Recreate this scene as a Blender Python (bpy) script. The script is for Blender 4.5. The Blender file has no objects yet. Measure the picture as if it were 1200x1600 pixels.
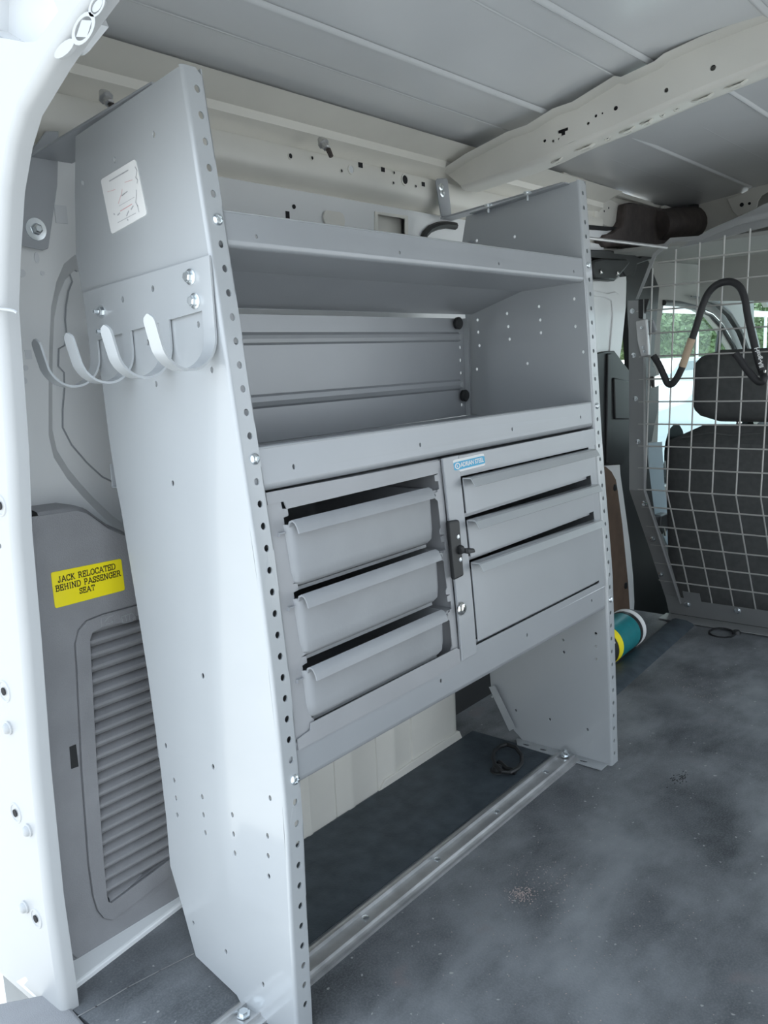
import bpy, bmesh, math, random
from mathutils import Vector, Matrix
from mathutils.geometry import tessellate_polygon
S = bpy.context.scene
COL = S.collection
random.seed(7)

# ---------------------------------------------------------------- camera, world, exposure
cam = bpy.data.cameras.new('camera'); cam_o = bpy.data.objects.new('camera', cam); COL.objects.link(cam_o)
cam.sensor_fit = 'VERTICAL'; cam.sensor_height = 36.0; cam.lens = 1312.165 * 36.0 / 1600.0
cam.clip_start = 0.02; cam.clip_end = 200
RR = ((0.63425086, -0.77182113, -0.04492212), (-0.1628308, -0.07655479, -0.98367957), (0.75578567, 0.63121431, -0.17423119))
m = Matrix.Identity(4)
for i in range(3):
    m[i][0] = RR[0][i]; m[i][1] = -RR[1][i]; m[i][2] = -RR[2][i]
m[0][3], m[1][3], m[2][3] = -0.59373174, -0.66727192, 0.80091376
cam_o.matrix_world = m
S.camera = cam_o

w = bpy.data.worlds.new('world'); S.world = w; w.use_nodes = True
nt = w.node_tree; nt.nodes.clear()
wo = nt.nodes.new('ShaderNodeOutputWorld'); bg = nt.nodes.new('ShaderNodeBackground')
tc = nt.nodes.new('ShaderNodeTexCoord'); sp = nt.nodes.new('ShaderNodeSeparateXYZ'); rp = nt.nodes.new('ShaderNodeValToRGB')
rp.color_ramp.elements[0].position = 0.0; rp.color_ramp.elements[0].color = (0.87, 0.94, 1.0, 1)
rp.color_ramp.elements[1].position = 0.7; rp.color_ramp.elements[1].color = (0.70, 0.84, 1.0, 1)
nt.links.new(tc.outputs['Generated'], sp.inputs[0]); nt.links.new(sp.outputs['Z'], rp.inputs[0])
nt.links.new(rp.outputs[0], bg.inputs['Color']); bg.inputs['Strength'].default_value = 1.0
nt.links.new(bg.outputs[0], wo.inputs['Surface'])
sun = bpy.data.lights.new('sun', 'SUN'); sun.energy = 3.5; sun.angle = math.radians(25); sun.color = (1.0, 0.97, 0.92)
sun_o = bpy.data.objects.new('sun', sun); COL.objects.link(sun_o)
sun_o.rotation_euler = Vector((-0.45, -0.35, -0.82)).to_track_quat('-Z', 'Y').to_euler()
S.view_settings.view_transform = 'Standard'; S.view_settings.look = 'None'
S.view_settings.gamma = 1.0; S.view_settings.use_curve_mapping = False
S.view_settings.exposure = 1.25

# ---------------------------------------------------------------- materials
def mat(name, col, rough=0.5, metal=0.0, var=0.0, scale=8.0, bump=0.0, bscale=200.0, coat=0.0, spec=0.5, trans=0.0, emit=None, detail=3.0):
    M = bpy.data.materials.new(name); M.use_nodes = True
    t = M.node_tree; b = t.nodes['Principled BSDF']
    b.inputs['Base Color'].default_value = (*col, 1); b.inputs['Roughness'].default_value = rough
    b.inputs['Metallic'].default_value = metal; b.inputs['Specular IOR Level'].default_value = spec
    b.inputs['Coat Weight'].default_value = coat; b.inputs['Coat Roughness'].default_value = 0.09
    b.inputs['Transmission Weight'].default_value = trans
    if emit: b.inputs['Emission Color'].default_value = (*emit, 1); b.inputs['Emission Strength'].default_value = 1
    geo = t.nodes.new('ShaderNodeNewGeometry')
    if var:
        n = t.nodes.new('ShaderNodeTexNoise'); n.inputs['Scale'].default_value = scale; n.inputs['Detail'].default_value = detail
        t.links.new(geo.outputs['Position'], n.inputs['Vector'])
        r = t.nodes.new('ShaderNodeMapRange'); r.inputs[1].default_value = 0.3; r.inputs[2].default_value = 0.7
        r.inputs[3].default_value = 1 - var; r.inputs[4].default_value = 1 + var
        t.links.new(n.outputs['Fac'], r.inputs[0])
        mx = t.nodes.new('ShaderNodeVectorMath'); mx.operation = 'SCALE'; mx.inputs[0].default_value = col
        t.links.new(r.outputs[0], mx.inputs['Scale']); t.links.new(mx.outputs[0], b.inputs['Base Color'])
    if bump:
        n2 = t.nodes.new('ShaderNodeTexNoise'); n2.inputs['Scale'].default_value = bscale
        t.links.new(geo.outputs['Position'], n2.inputs['Vector'])
        bp = t.nodes.new('ShaderNodeBump'); bp.inputs['Strength'].default_value = bump; bp.inputs['Distance'].default_value = 0.002
        t.links.new(n2.outputs['Fac'], bp.inputs['Height']); t.links.new(bp.outputs[0], b.inputs['Normal'])
    return M

GREY = mat('grey_powder_coat', (0.385, 0.40, 0.42), 0.32, 0.2, var=0.04, scale=5)
GREYL = mat('grey_panel_paint', (0.44, 0.46, 0.475), 0.36, 0.08, var=0.03, scale=4, coat=1.0)
TAUPE = mat('taupe_rack_paint', (0.37, 0.375, 0.39), 0.4, 0.1, var=0.05, scale=9)
BIN = mat('grey_bin_plastic', (0.335, 0.345, 0.36), 0.45, 0.0, var=0.05, scale=14, bump=0.05)
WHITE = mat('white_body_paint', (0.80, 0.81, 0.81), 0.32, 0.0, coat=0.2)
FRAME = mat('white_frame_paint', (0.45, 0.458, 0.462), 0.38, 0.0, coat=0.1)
CREAM = mat('cream_body_primer', (0.78, 0.76, 0.70), 0.38, 0.0, var=0.05, scale=6, coat=0.1)
ROOF = mat('grey_roof_paint', (0.74, 0.755, 0.77), 0.25, 0.0, var=0.05, scale=3, coat=0.15)
TRIM = mat('dark_grey_trim_plastic', (0.27, 0.27, 0.28), 0.55, 0.0, var=0.06, scale=20, bump=0.35, bscale=700)
DARK = mat('black_plastic', (0.018, 0.019, 0.02), 0.45, 0.0, var=0.1)
BLACK = mat('black_hole_shade', (0.01, 0.01, 0.012), 0.8)
FOAM = mat('dark_brown_pad', (0.07, 0.055, 0.05), 0.6, 0.0, var=0.3, scale=30, bump=0.4, bscale=90)
ZINC = mat('zinc_bolt', (0.78, 0.82, 0.84), 0.22, 0.95)
CHROME = mat('chrome', (0.8, 0.78, 0.75), 0.12, 1.0)
ALU = mat('aluminium_rail', (0.55, 0.55, 0.55), 0.35, 0.7, var=0.15, scale=25)
HARD = mat('brown_hardboard', (0.13, 0.085, 0.06), 0.7, 0.0, var=0.12, scale=30)
SEAT = mat('charcoal_seat_fabric', (0.085, 0.088, 0.088), 0.9, 0.0, var=0.12, scale=60, bump=0.4, bscale=900)
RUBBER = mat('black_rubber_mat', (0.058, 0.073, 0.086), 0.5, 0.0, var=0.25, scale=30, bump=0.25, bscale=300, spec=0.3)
YELLOW = mat('yellow_label', (1.0, 0.84, 0.02), 0.4)
INK = mat('label_ink', (0.06, 0.05, 0.03), 0.5)
PINKINK = mat('faded_pink_ink', (0.75, 0.45, 0.45), 0.5)
GINK = mat('faded_grey_ink', (0.5, 0.5, 0.52), 0.5)
PAPER = mat('white_label', (0.85, 0.85, 0.84), 0.45)
BLUE = mat('blue_label', (0.06, 0.42, 0.68), 0.4)
TEAL = mat('teal_wrap', (0.015, 0.20, 0.22), 0.35, var=0.1, scale=40)
TAN = mat('kraft_sleeve', (0.50, 0.38, 0.27), 0.6)
SAWD = mat('pale_sawdust', (0.42, 0.34, 0.31), 0.8)
FOAMB = mat('black_foam_tube', (0.02, 0.02, 0.022), 0.55, bump=0.1)
WIRE = mat('grey_wire', (0.5, 0.49, 0.47), 0.4, 0.4)
PART = mat('grey_partition_steel', (0.29, 0.295, 0.295), 0.42, 0.3, var=0.05)
HEAD = mat('grey_headliner', (0.33, 0.33, 0.31), 0.9, bump=0.2)
LEAF = mat('green_foliage', (0.17, 0.25, 0.11), 0.7, var=0.4, scale=3)
ASPH = mat('asphalt', (0.48, 0.48, 0.46), 0.85, var=0.1, scale=4)
CARW = mat('white_car_paint', (0.42, 0.50, 0.55), 0.25, coat=0.5)
CARG = mat('car_window_tint', (0.10, 0.16, 0.19), 0.08)
GLASS = bpy.data.materials.new('window_glass'); GLASS.use_nodes = True
t = GLASS.node_tree; t.nodes.clear(); o_ = t.nodes.new('ShaderNodeOutputMaterial'); a_ = t.nodes.new('ShaderNodeBsdfTransparent')
g_ = t.nodes.new('ShaderNodeBsdfGlossy'); g_.inputs['Roughness'].default_value = 0.02; mx_ = t.nodes.new('ShaderNodeMixShader'); f_ = t.nodes.new('ShaderNodeValue'); f_.outputs[0].default_value = 0.06
a_.inputs['Color'].default_value = (0.86, 0.93, 0.92, 1)
t.links.new(f_.outputs[0], mx_.inputs[0]); t.links.new(a_.outputs[0], mx_.inputs[1]); t.links.new(g_.outputs[0], mx_.inputs[2]); t.links.new(mx_.outputs[0], o_.inputs[0])

# worn rubber mat of the load floor: dark rubber, grey dust in patches, pale specks, scuffs
FLOOR = bpy.data.materials.new('dusty_floor_mat'); FLOOR.use_nodes = True
t = FLOOR.node_tree; b = t.nodes['Principled BSDF']; b.inputs['Roughness'].default_value = 0.62
geo = t.nodes.new('ShaderNodeNewGeometry')
def noise(scale, detail=4, rough=0.55, stretch=None):
    n = t.nodes.new('ShaderNodeTexNoise'); n.inputs['Scale'].default_value = scale; n.inputs['Detail'].default_value = detail; n.inputs['Roughness'].default_value = rough
    if stretch:
        mp = t.nodes.new('ShaderNodeMapping'); mp.inputs['Scale'].default_value = stretch; mp.inputs['Rotation'].default_value = (0, 0, 0.5)
        t.links.new(geo.outputs['Position'], mp.inputs['Vector']); t.links.new(mp.outputs[0], n.inputs['Vector'])
    else: t.links.new(geo.outputs['Position'], n.inputs['Vector'])
    return n.outputs['Fac']
def ramp(src, a, b_, c0, c1):
    r = t.nodes.new('ShaderNodeValToRGB'); r.color_ramp.elements[0].position = a; r.color_ramp.elements[1].position = b_
    r.color_ramp.elements[0].color = (*c0, 1); r.color_ramp.elements[1].color = (*c1, 1)
    t.links.new(src, r.inputs[0]); return r.outputs[0]
def mixc(f, x, y):
    n = t.nodes.new('ShaderNodeMix'); n.data_type = 'RGBA'
    t.links.new(f, n.inputs[0])
    for s, v in ((6, x), (7, y)):
        if isinstance(v, tuple): n.inputs[s].default_value = (*v, 1)
        else: t.links.new(v, n.inputs[s])
    return n.outputs[2]
base = ramp(noise(4.5, 6, 0.6), 0.36, 0.66, (0.050, 0.056, 0.062), (0.19, 0.20, 0.212))
dust = ramp(noise(2.6, 5, 0.62, (1.0, 2.2, 1.0)), 0.46, 0.86, (0, 0, 0), (1, 1, 1))
c1 = mixc(dust, base, (0.34, 0.355, 0.37))
grain = ramp(noise(330, 2), 0.42, 0.75, (0, 0, 0), (0.35, 0.35, 0.35))
c2 = mixc(grain, c1, (0.27, 0.275, 0.28))
speck = ramp(noise(95, 1), 0.735, 0.76, (0, 0, 0), (0.8, 0.8, 0.8))
c3 = mixc(speck, c2, (0.42, 0.42, 0.40))
red = ramp(noise(9, 3), 0.66, 0.78, (0, 0, 0), (0.35, 0.35, 0.35))
c4 = mixc(red, c3, (0.20, 0.13, 0.12))
t.links.new(c4, b.inputs['Base Color'])
bp = t.nodes.new('ShaderNodeBump'); bp.inputs['Strength'].default_value = 0.35; bp.inputs['Distance'].default_value = 0.002
t.links.new(noise(260, 3), bp.inputs['Height']); t.links.new(bp.outputs[0], b.inputs['Normal'])

# ---------------------------------------------------------------- helpers
ORG = {}
class MB:
    """collects geometry in van coordinates; build() links it as one mesh object"""
    def __init__(s): s.v = []; s.f = []
    def add(s, vs, fs):
        k = len(s.v); s.v += [tuple(map(float, p)) for p in vs]; s.f += [tuple(i + k for i in f) for f in fs]; return s
    def hexa(s, p):  # 8 corners: bottom 4, top 4
        return s.add(p, [(0, 3, 2, 1), (4, 5, 6, 7), (0, 1, 5, 4), (1, 2, 6, 5), (2, 3, 7, 6), (3, 0, 4, 7)])
    def box(s, x0, x1, y0, y1, z0, z1):
        return s.hexa([(x0, y0, z0), (x1, y0, z0), (x1, y1, z0), (x0, y1, z0), (x0, y0, z1), (x1, y0, z1), (x1, y1, z1), (x0, y1, z1)])
    def plate(s, out, holes, fn, th, nh=10):
        """sheet with real holes. out: [(u,v)], holes: [(u,v,r)] or [[(u,v)..]], fn(u,v,w)->xyz, thickness th"""
        loops = [list(out)]
        for h in holes:
            if len(h) in (3, 4) and not isinstance(h[0], (tuple, list)):
                rv = h[3] if len(h) == 4 else h[2]
                loops.append([(h[0] + h[2] * math.cos(2 * math.pi * k / nh), h[1] + rv * math.sin(2 * math.pi * k / nh)) for k in range(nh)])
            else: loops.append(list(h))
        flat = [p for l in loops for p in l]
        tris = tessellate_polygon([[Vector((p[0], p[1], 0)) for p in l] for l in loops])
        n = len(flat)
        vs = [fn(u, v, 0) for u, v in flat] + [fn(u, v, th) for u, v in flat]
        fs = [tuple(t_) for t_ in tris] + [tuple(i + n for i in reversed(t_)) for t_ in tris]
        k = 0
        for l in loops:
            L = len(l)
            for i in range(L):
                a, b2 = k + i, k + (i + 1) % L
                fs.append((a, b2, b2 + n, a + n))
            k += L
        return s.add(vs, fs)
    def strip(s, prof, stations, fn, th=0.0, closed=False):
        """sweep a profile [(a,b)] over stations; fn(station, a, b)->xyz. th>0: offset to a sheet"""
        if th:
            q = []
            for i, (a, b2) in enumerate(prof):
                p0 = prof[max(i - 1, 0)]; p1 = prof[min(i + 1, len(prof) - 1)]
                dx, dy = p1[0] - p0[0], p1[1] - p0[1]; l = math.hypot(dx, dy) or 1
                q.append((a - dy / l * th, b2 + dx / l * th))
            prof = list(prof) + q[::-1]; closed = True
        n = len(prof); vs = []; fs = []
        for st in stations: vs += [fn(st, a, b2) for a, b2 in prof]
        for j in range(len(stations) - 1):
            for i in range(n if closed else n - 1):
                i2 = (i + 1) % n
                fs.append((j * n + i, j * n + i2, (j + 1) * n + i2, (j + 1) * n + i))
        if closed:
            h = n // 2
            for base_ in (0, (len(stations) - 1) * n):
                if th:
                    for i in range(h - 1): fs.append((base_ + i, base_ + i + 1, base_ + n - 2 - i, base_ + n - 1 - i))
                else: fs.append(tuple(base_ + i for i in range(n)))
        return s.add(vs, fs)
    def tube(s, path, r, n=8, caps=True):
        P = [Vector(p) for p in path]; vs = []; fs = []
        up = None
        for i, p in enumerate(P):
            d = (P[min(i + 1, len(P) - 1)] - P[max(i - 1, 0)]).normalized()
            if up is None:
                up = Vector((0, 0, 1)) if abs(d.z) < 0.9 else Vector((1, 0, 0))
            a = (up - d * up.dot(d)).normalized(); b2 = d.cross(a); up = a
            rr = r[i] if isinstance(r, (list, tuple)) else r
            for k in range(n):
                an = 2 * math.pi * k / n
                vs.append(p + (a * math.cos(an) + b2 * math.sin(an)) * rr)
        for i in range(len(P) - 1):
            for k in range(n):
                k2 = (k + 1) % n
                fs.append((i * n + k, i * n + k2, (i + 1) * n + k2, (i + 1) * n + k))
        if caps: fs.append(tuple(range(n))); fs.append(tuple((len(P) - 1) * n + k for k in range(n)))
        return s.add(vs, fs)
    def lathe(s, c, ax, prof, n=16):
        """prof: [(dist along ax, radius)]"""
        c = Vector(c); ax = Vector(ax).normalized(); a = ax.orthogonal().normalized(); b2 = ax.cross(a)
        vs = []; fs = []
        for t_, r in prof:
            for k in range(n):
                an = 2 * math.pi * k / n; vs.append(c + ax * t_ + (a * math.cos(an) + b2 * math.sin(an)) * max(r, 1e-5))
        for i in range(len(prof) - 1):
            for k in range(n):
                k2 = (k + 1) % n; fs.append((i * n + k, i * n + k2, (i + 1) * n + k2, (i + 1) * n + k))
        fs.append(tuple(range(n))); fs.append(tuple((len(prof) - 1) * n + k for k in range(n)))
        return s.add(vs, fs)
    def build(s, name, m_, parent=None, smooth=False, bevel=0, seg=2, org=None, label=None, fix=True):
        if parent is not None: o0 = ORG[parent.name]
        else:
            if org is None:
                xs = [p[0] for p in s.v]; ys = [p[1] for p in s.v]; zs = [p[2] for p in s.v]
                org = ((min(xs) + max(xs)) / 2, (min(ys) + max(ys)) / 2, min(zs))
            o0 = Vector(org)
        me = bpy.data.meshes.new(name)
        me.from_pydata([(p[0] - o0[0], p[1] - o0[1], p[2] - o0[2]) for p in s.v], [], s.f)
        if fix:
            bm = bmesh.new(); bm.from_mesh(me); bmesh.ops.remove_doubles(bm, verts=bm.verts, dist=1e-6)
            bmesh.ops.recalc_face_normals(bm, faces=bm.faces); bm.to_mesh(me); bm.free()
        me.materials.append(m_)
        o = bpy.data.objects.new(name, me); COL.objects.link(o)
        if parent is not None: o.parent = parent
        else: o.location = o0
        ORG[o.name] = o0
        if smooth:
            me.polygons.foreach_set('use_smooth', [True] * len(me.polygons))
            try: me.set_sharp_from_angle(angle=math.radians(40))
            except Exception: pass
        if bevel:
            bv = o.modifiers.new('bevel', 'BEVEL'); bv.width = bevel; bv.segments = seg; bv.limit_method = 'ANGLE'; bv.angle_limit = math.radians(40)
            bv.harden_normals = False
        if label: o['label'] = label
        return o
def empty(name, loc):
    o = bpy.data.objects.new(name, None); COL.objects.link(o); o.location = loc; o.empty_display_size = 0.05
    ORG[o.name] = Vector(loc); return o
def tag(o, label, cat, group=None, kind=None):
    o['label'] = label; o['category'] = cat
    if group: o['group'] = group
    if kind: o['kind'] = kind
    return o
def struct(o, label=None):
    o['kind'] = 'structure'
    if label: o['label'] = label
    return o
def inst(src, name, parent, delta):
    """copy of a part, shifted by delta, sharing its mesh"""
    c = src.copy(); c.name = name; COL.objects.link(c); c.parent = parent; c.location = Vector(src.location) + Vector(delta); ORG[c.name] = ORG[parent.name]
    return c
def lerp(a, b, t_): return a + (b - a) * t_
def interp(z, zs, ys):
    if z <= zs[0]: return ys[0]
    for i in range(len(zs) - 1):
        if z <= zs[i + 1]: return lerp(ys[i], ys[i + 1], (z - zs[i]) / (zs[i + 1] - zs[i]))
    return ys[-1]
L = 0.859                       # distance between the two end panels
NZ = [0.0, .131, .297, .449, .593, .732, .867, .998, 1.113]; NY = [.002, -.001, -.006, 0, .011, .027, .042, .058, .072]
FZ = [0.0, .129, .385, .628, .907, 1.109]; FY = [-.008, -.005, .004, .025, .042, .058]
def yf(x, z):                   # front face of the leaning shelf unit
    a = interp(z, NZ, NY); b2 = interp(z, FZ, FY); s_ = min(max(x / L, 0), 1); return a + (b2 - a) * s_
def F(x, z, d): return (x, yf(x, z) + d, z)
def rz(x, y):
    a = abs(y + .3); s_ = min(1, max(0, (x - 1.0) / .3))
    z0 = 1.322 - .28 * a * a if a < .47 else 1.26015 - .12 * (a - .47)
    return z0 * (1 - s_) + (1.320 - .10 * a * a) * s_
def arc(cx, cy, r, a0, a1, n):
    return [(cx + r * math.cos(math.radians(lerp(a0, a1, k / n))), cy + r * math.sin(math.radians(lerp(a0, a1, k / n)))) for k in range(n + 1)]
def rrect(u0, u1, v0, v1, r, n=3):
    return arc(u1 - r, v1 - r, r, 0, 90, n) + arc(u0 + r, v1 - r, r, 90, 180, n) + arc(u0 + r, v0 + r, r, 180, 270, n) + arc(u1 - r, v0 + r, r, 270, 360, n)
def dense(pts, step=0.03):
    out = []
    for i, p in enumerate(pts):
        q = pts[(i + 1) % len(pts)]; d = math.hypot(q[0] - p[0], q[1] - p[1]); n = max(1, int(d / step))
        for k in range(n): out.append((lerp(p[0], q[0], k / n), lerp(p[1], q[1], k / n)))
    return out

# ================================================================ the van: structure
def poly_wall(name, m_, pts, axis, c, th, holes=(), parent=None, bevel=0, smooth=False):
    """flat sheet with an outline. axis 'x': pts=(y,z) at x=c; 'y': pts=(x,z) at y=c; 'z': pts=(x,y) at z=c"""
    fn = {'x': lambda u, v, w_: (c + w_, u, v), 'y': lambda u, v, w_: (u, c + w_, v), 'z': lambda u, v, w_: (u, v, c + w_)}[axis]
    return MB().plate(pts, holes, fn, th).build(name, m_, parent, bevel=bevel, smooth=smooth)

# load floor with the gutter to the partition, and a sill at the rear
struct(MB().box(-0.135, 1.86, -0.92, 0.46, -0.02, 0.0).build('floor', FLOOR))
MB().box(1.86, 3.3, -1.02, 0.45, -0.25, -0.2).build('floor_cab', RUBBER)['kind'] = 'structure'

# roof skin: crowned sheet, with long raised beads and shallow creases
def roof_sheet(x0, x1, off=0.0, th=0.003, y0=-1.08, y1=0.475, nx=8, ny=40):
    mb = MB(); vs = []; fs = []
    for i in range(nx + 1):
        x = lerp(x0, x1, i / nx)
        for j in range(ny + 1):
            y = lerp(y0, y1, j / ny); vs.append((x, y, rz(x, y) + off))
    n = len(vs); vs += [(a, b_, c + th) for a, b_, c in vs]
    for i in range(nx):
        for j in range(ny):
            a = i * (ny + 1) + j
            fs.append((a, a + 1, a + ny + 2, a + ny + 1)); fs.append((a + n, a + ny + 1 + n, a + ny + 2 + n, a + 1 + n))
    return mb.add(vs, fs)
ceil = struct(roof_sheet(-0.16, 2.6).build('ceiling', ROOF, smooth=True))
def bead(x0, x1, ya, yb, h, w_, name, m_):
    st = [k / 10 for k in range(11)]
    prof = [(-w_, 0.001), (-w_ * .55, h * .6), (-w_ * .2, h), (w_ * .2, h), (w_ * .55, h * .6), (w_, 0.001)]
    def fn(s_, a, b_):
        x = lerp(x0, x1, s_); y = lerp(ya, yb, s_) + a; return (x, y, rz(x, y) - b_)
    return MB().strip(prof, st, fn).build(name, m_, ceil, smooth=True, fix=False)
for (x0, x1, ya, yb, h) in [(-0.1, 0.985, .182, .167, .005), (-0.1, 0.985, -.012, -.036, .005), (1.06, 2.30, .190, .190, .005), (1.06, 2.30, -.065, -.075, .005),
                            (-0.1, 0.985, -.235, -.235, .005), (-0.1, .985, -.45, -.45, .005), (1.06, 2.30, -.3, -.3, .005)]:
    bead(x0, x1, ya, yb, h, .007, 'roof_bead', ROOF)
for (x0, x1, y) in [(-0.1, .985, .262), (-0.1, .985, .028), (1.06, 2.3, .06), (1.06, 2.3, .30)]:
    bead(x0, x1, y, y, .0014, .003, 'roof_crease', ROOF)

# roof bow (cross member) seen above the far end panel
BT = [(0.4036, 1.1844),(0.3464, 1.2037),(0.2468, 1.227),(0.2007, 1.2311),(0.1451, 1.2489),(0.129, 1.2501),(0.1052, 1.2519),(0.0218, 1.2777),(0.0096, 1.2727),(-0.0515, 1.284),(-0.0684, 1.2923),(-0.1286, 1.3029),(-0.1908, 1.3095),(-0.2303, 1.3134)]
BF = [(0.3719, 1.16),(0.248, 1.1729),(0.1803, 1.1825),(0.1174, 1.1976),(0.0227, 1.2126),(-0.0939, 1.2358),(-0.2321, 1.2575)]
BT = BT[::-1]; BF = BF[::-1]
def tip(P, k): return P
bt = [(p[0], p[1] + .002) for p in BT]; bf = list(BF)
# carry the bow on to the far side symmetrically about the van's centre line
ext = lambda z0, s_: [(-0.6 - y, z) for y, z in s_ if y > -0.2]
top = [(-0.6 - y, z) for y, z in BT[::-1] if y > -0.1] + bt
low = [(-0.6 - y, z) for y, z in BF[::-1] if y > -0.12] + bf
top.sort(); low.sort()
BH = [(0.1743, 1.2108),(0.1564, 1.2068),(0.1442, 1.2085),(0.0832, 1.2238),(0.0678, 1.234),(0.0551, 1.2358),(0.029, 1.2391),(-0.0645, 1.2486),(-0.1443, 1.2659)]
hr = [.0030, .0028, .0018, .0030, .0028, .0018, .0042, .0040, .0050]
outl = top + low[::-1]
holes = [(p[0], p[1], r_) for p, r_ in zip(BH, hr)]
tc_ = (0.1346, 1.2193)
holes.append([(tc_[0] + .011, tc_[1] + .0045), (tc_[0] - .010, tc_[1] + .0065), (tc_[0] - .010, tc_[1] + .001), (tc_[0] - .004, tc_[1] + 0.0), (tc_[0] - .004, tc_[1] - .006), (tc_[0] + .004, tc_[1] - .007), (tc_[0] + .004, tc_[1] - .002), (tc_[0] + .011, tc_[1] - .001)])
mb = MB(); mb.plate(outl, holes, lambda u, v, w_: (.95 + w_, u, v), .002)
bow = struct(mb.build('trim_1', CREAM)); bow['label'] = 'cream roof bow crossing the ceiling above the far end panel'
MB().strip([(.956, -.002), (.956, -.036)], [.262, .2, .15, .1, .05, .0, -.06, -.1, -.16], lambda y, a, b_: (a, y, interp(y, [p[0] for p in top], [p[1] for p in top]) + b_)).build('bow_hole_shade', BLACK, bow)  # added black strip, gives the bow holes their inner shade
# underside with stampings, rounded edge, back face
def lowz(y): return interp(y, [p[0] for p in low], [p[1] for p in low])
ys = [lerp(low[0][0], low[-1][0], k / 40) for k in range(41)]
prof = [(0.0, 0.0), (.002, -.004), (.006, -.007), (.012, -.008), (.060, -.006), (.072, -.004), (.078, .0), (.082, .03), (.084, .055)]
MB().strip(prof, ys, lambda y, a, b_: (.95 + a, y, lowz(y) + b_)).build('bow_underside', CREAM, bow, smooth=True)
prof = [(0.0, 0.0), (-.012, .003), (-.022, .008)]
MB().strip(prof, [p[0] for p in top], lambda y, a, b_: (.95 + a, y, interp(y, [p[0] for p in top], [p[1] for p in top]) + b_)).build('bow_flange', CREAM, bow, smooth=True)
for px, r1, r2 in [(((0.1654, 1.1905)), .013, .005), (((0.1055, 1.1935)), .022, .007), (((0.0598, 1.2066)), .006, .004), (((0.0208, 1.2134)), .016, .007), (((-0.0158, 1.2192)), .013, .006),
                   (((-0.0454, 1.226)), .005, .003), (((-0.0709, 1.2281)), .006, .004), (((-0.1169, 1.2339)), .020, .007), (((-0.1726, 1.2419)), .020, .007)]:
    y = px[0]; z = lowz(y) - .0075
    MB().plate([(.982 + r2 * math.cos(a * .524), y + r1 * math.sin(a * .524)) for a in range(12)], [[(.985 + r2 * .35 * math.cos(a * .785), y + r1 * .5 * math.sin(a * .785)) for a in range(8)]],
               lambda u, v, w_: (u, v, lowz(v) - .0072 - w_ - (.0035 if abs(v - y) < r1 * .8 else 0)), .0015).build('bow_stamping', CREAM, bow, smooth=True)
    MB().plate([(.985 + r2 * .35 * math.cos(a * .785), y + r1 * .5 * math.sin(a * .785)) for a in range(8)], [], lambda u, v, w_: (u, v, lowz(v) - .0078 - w_), .0004).build('bow_slot', BLACK, bow)
# second bow over the cab
b2o = [(0.2692, 1.2759),(0.2217, 1.2843),(0.2061, 1.2897),(0.1989, 1.3079),(0.176, 1.3157),(0.1456, 1.3203),(0.0899, 1.3279)] + [(-.35, 1.305), (-.95, 1.24), (-.95, 1.19), (-.35, 1.255)] + [(0.0884, 1.2863),(0.1442, 1.2761),(0.1629, 1.2675),(0.1721, 1.2534),(0.1754, 1.2345),(0.2003, 1.2245),(0.2356, 1.2157),(0.252, 1.2338),(0.2606, 1.2549)]
b2 = struct(MB().plate(b2o, [], lambda u, v, w_: (2.33 + w_, u, v), .004).build('trim_2', CREAM, bevel=.002, smooth=True), 'cream roof bow over the partition, in the top right corner')
for (y, z), r_ in zip([(0.2226, 1.2493),(0.1991, 1.2497)], (.0065, .0045)):
    MB().lathe((2.3298, y, z), (-1, 0, 0), [(0, r_), (.0008, r_)], 10).build('bow_hole', BLACK, b2)
MB().plate([(p[0], p[1] - .02) for p in [(0.2592, 1.228),(0.2128, 1.2155),(0.1797, 1.2266),(0.1841, 1.2429),(0.2133, 1.2314),(0.2491, 1.2285)]], [], lambda u, v, w_: (2.35 + w_, u, v + .02), .004).build('bow_foot', CREAM, b2)
struct(MB().plate([(0.4243, 1.2942),(0.3444, 1.3142),(0.2387, 1.2975),(0.2141, 1.2625),(0.2207, 1.2185),(0.3159, 1.1494),(0.4216, 1.1291)], [], lambda u, v, w_: (2.36 + w_, u, v), .006).build('wall_left_corner', CREAM))
struct(MB().plate([(0.3715, 1.1407),(0.3295, 1.1583),(0.2487, 1.2125),(0.2053, 1.2303),(0.1919, 1.3066),(0.1353, 1.3359),(-0.0264, 1.3819),(-0.0461, 0.9289),(0.3679, 0.962)], [], lambda u, v, w_: (2.38 + w_, u, v), .01).build('wall_front_header', HEAD))

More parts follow.
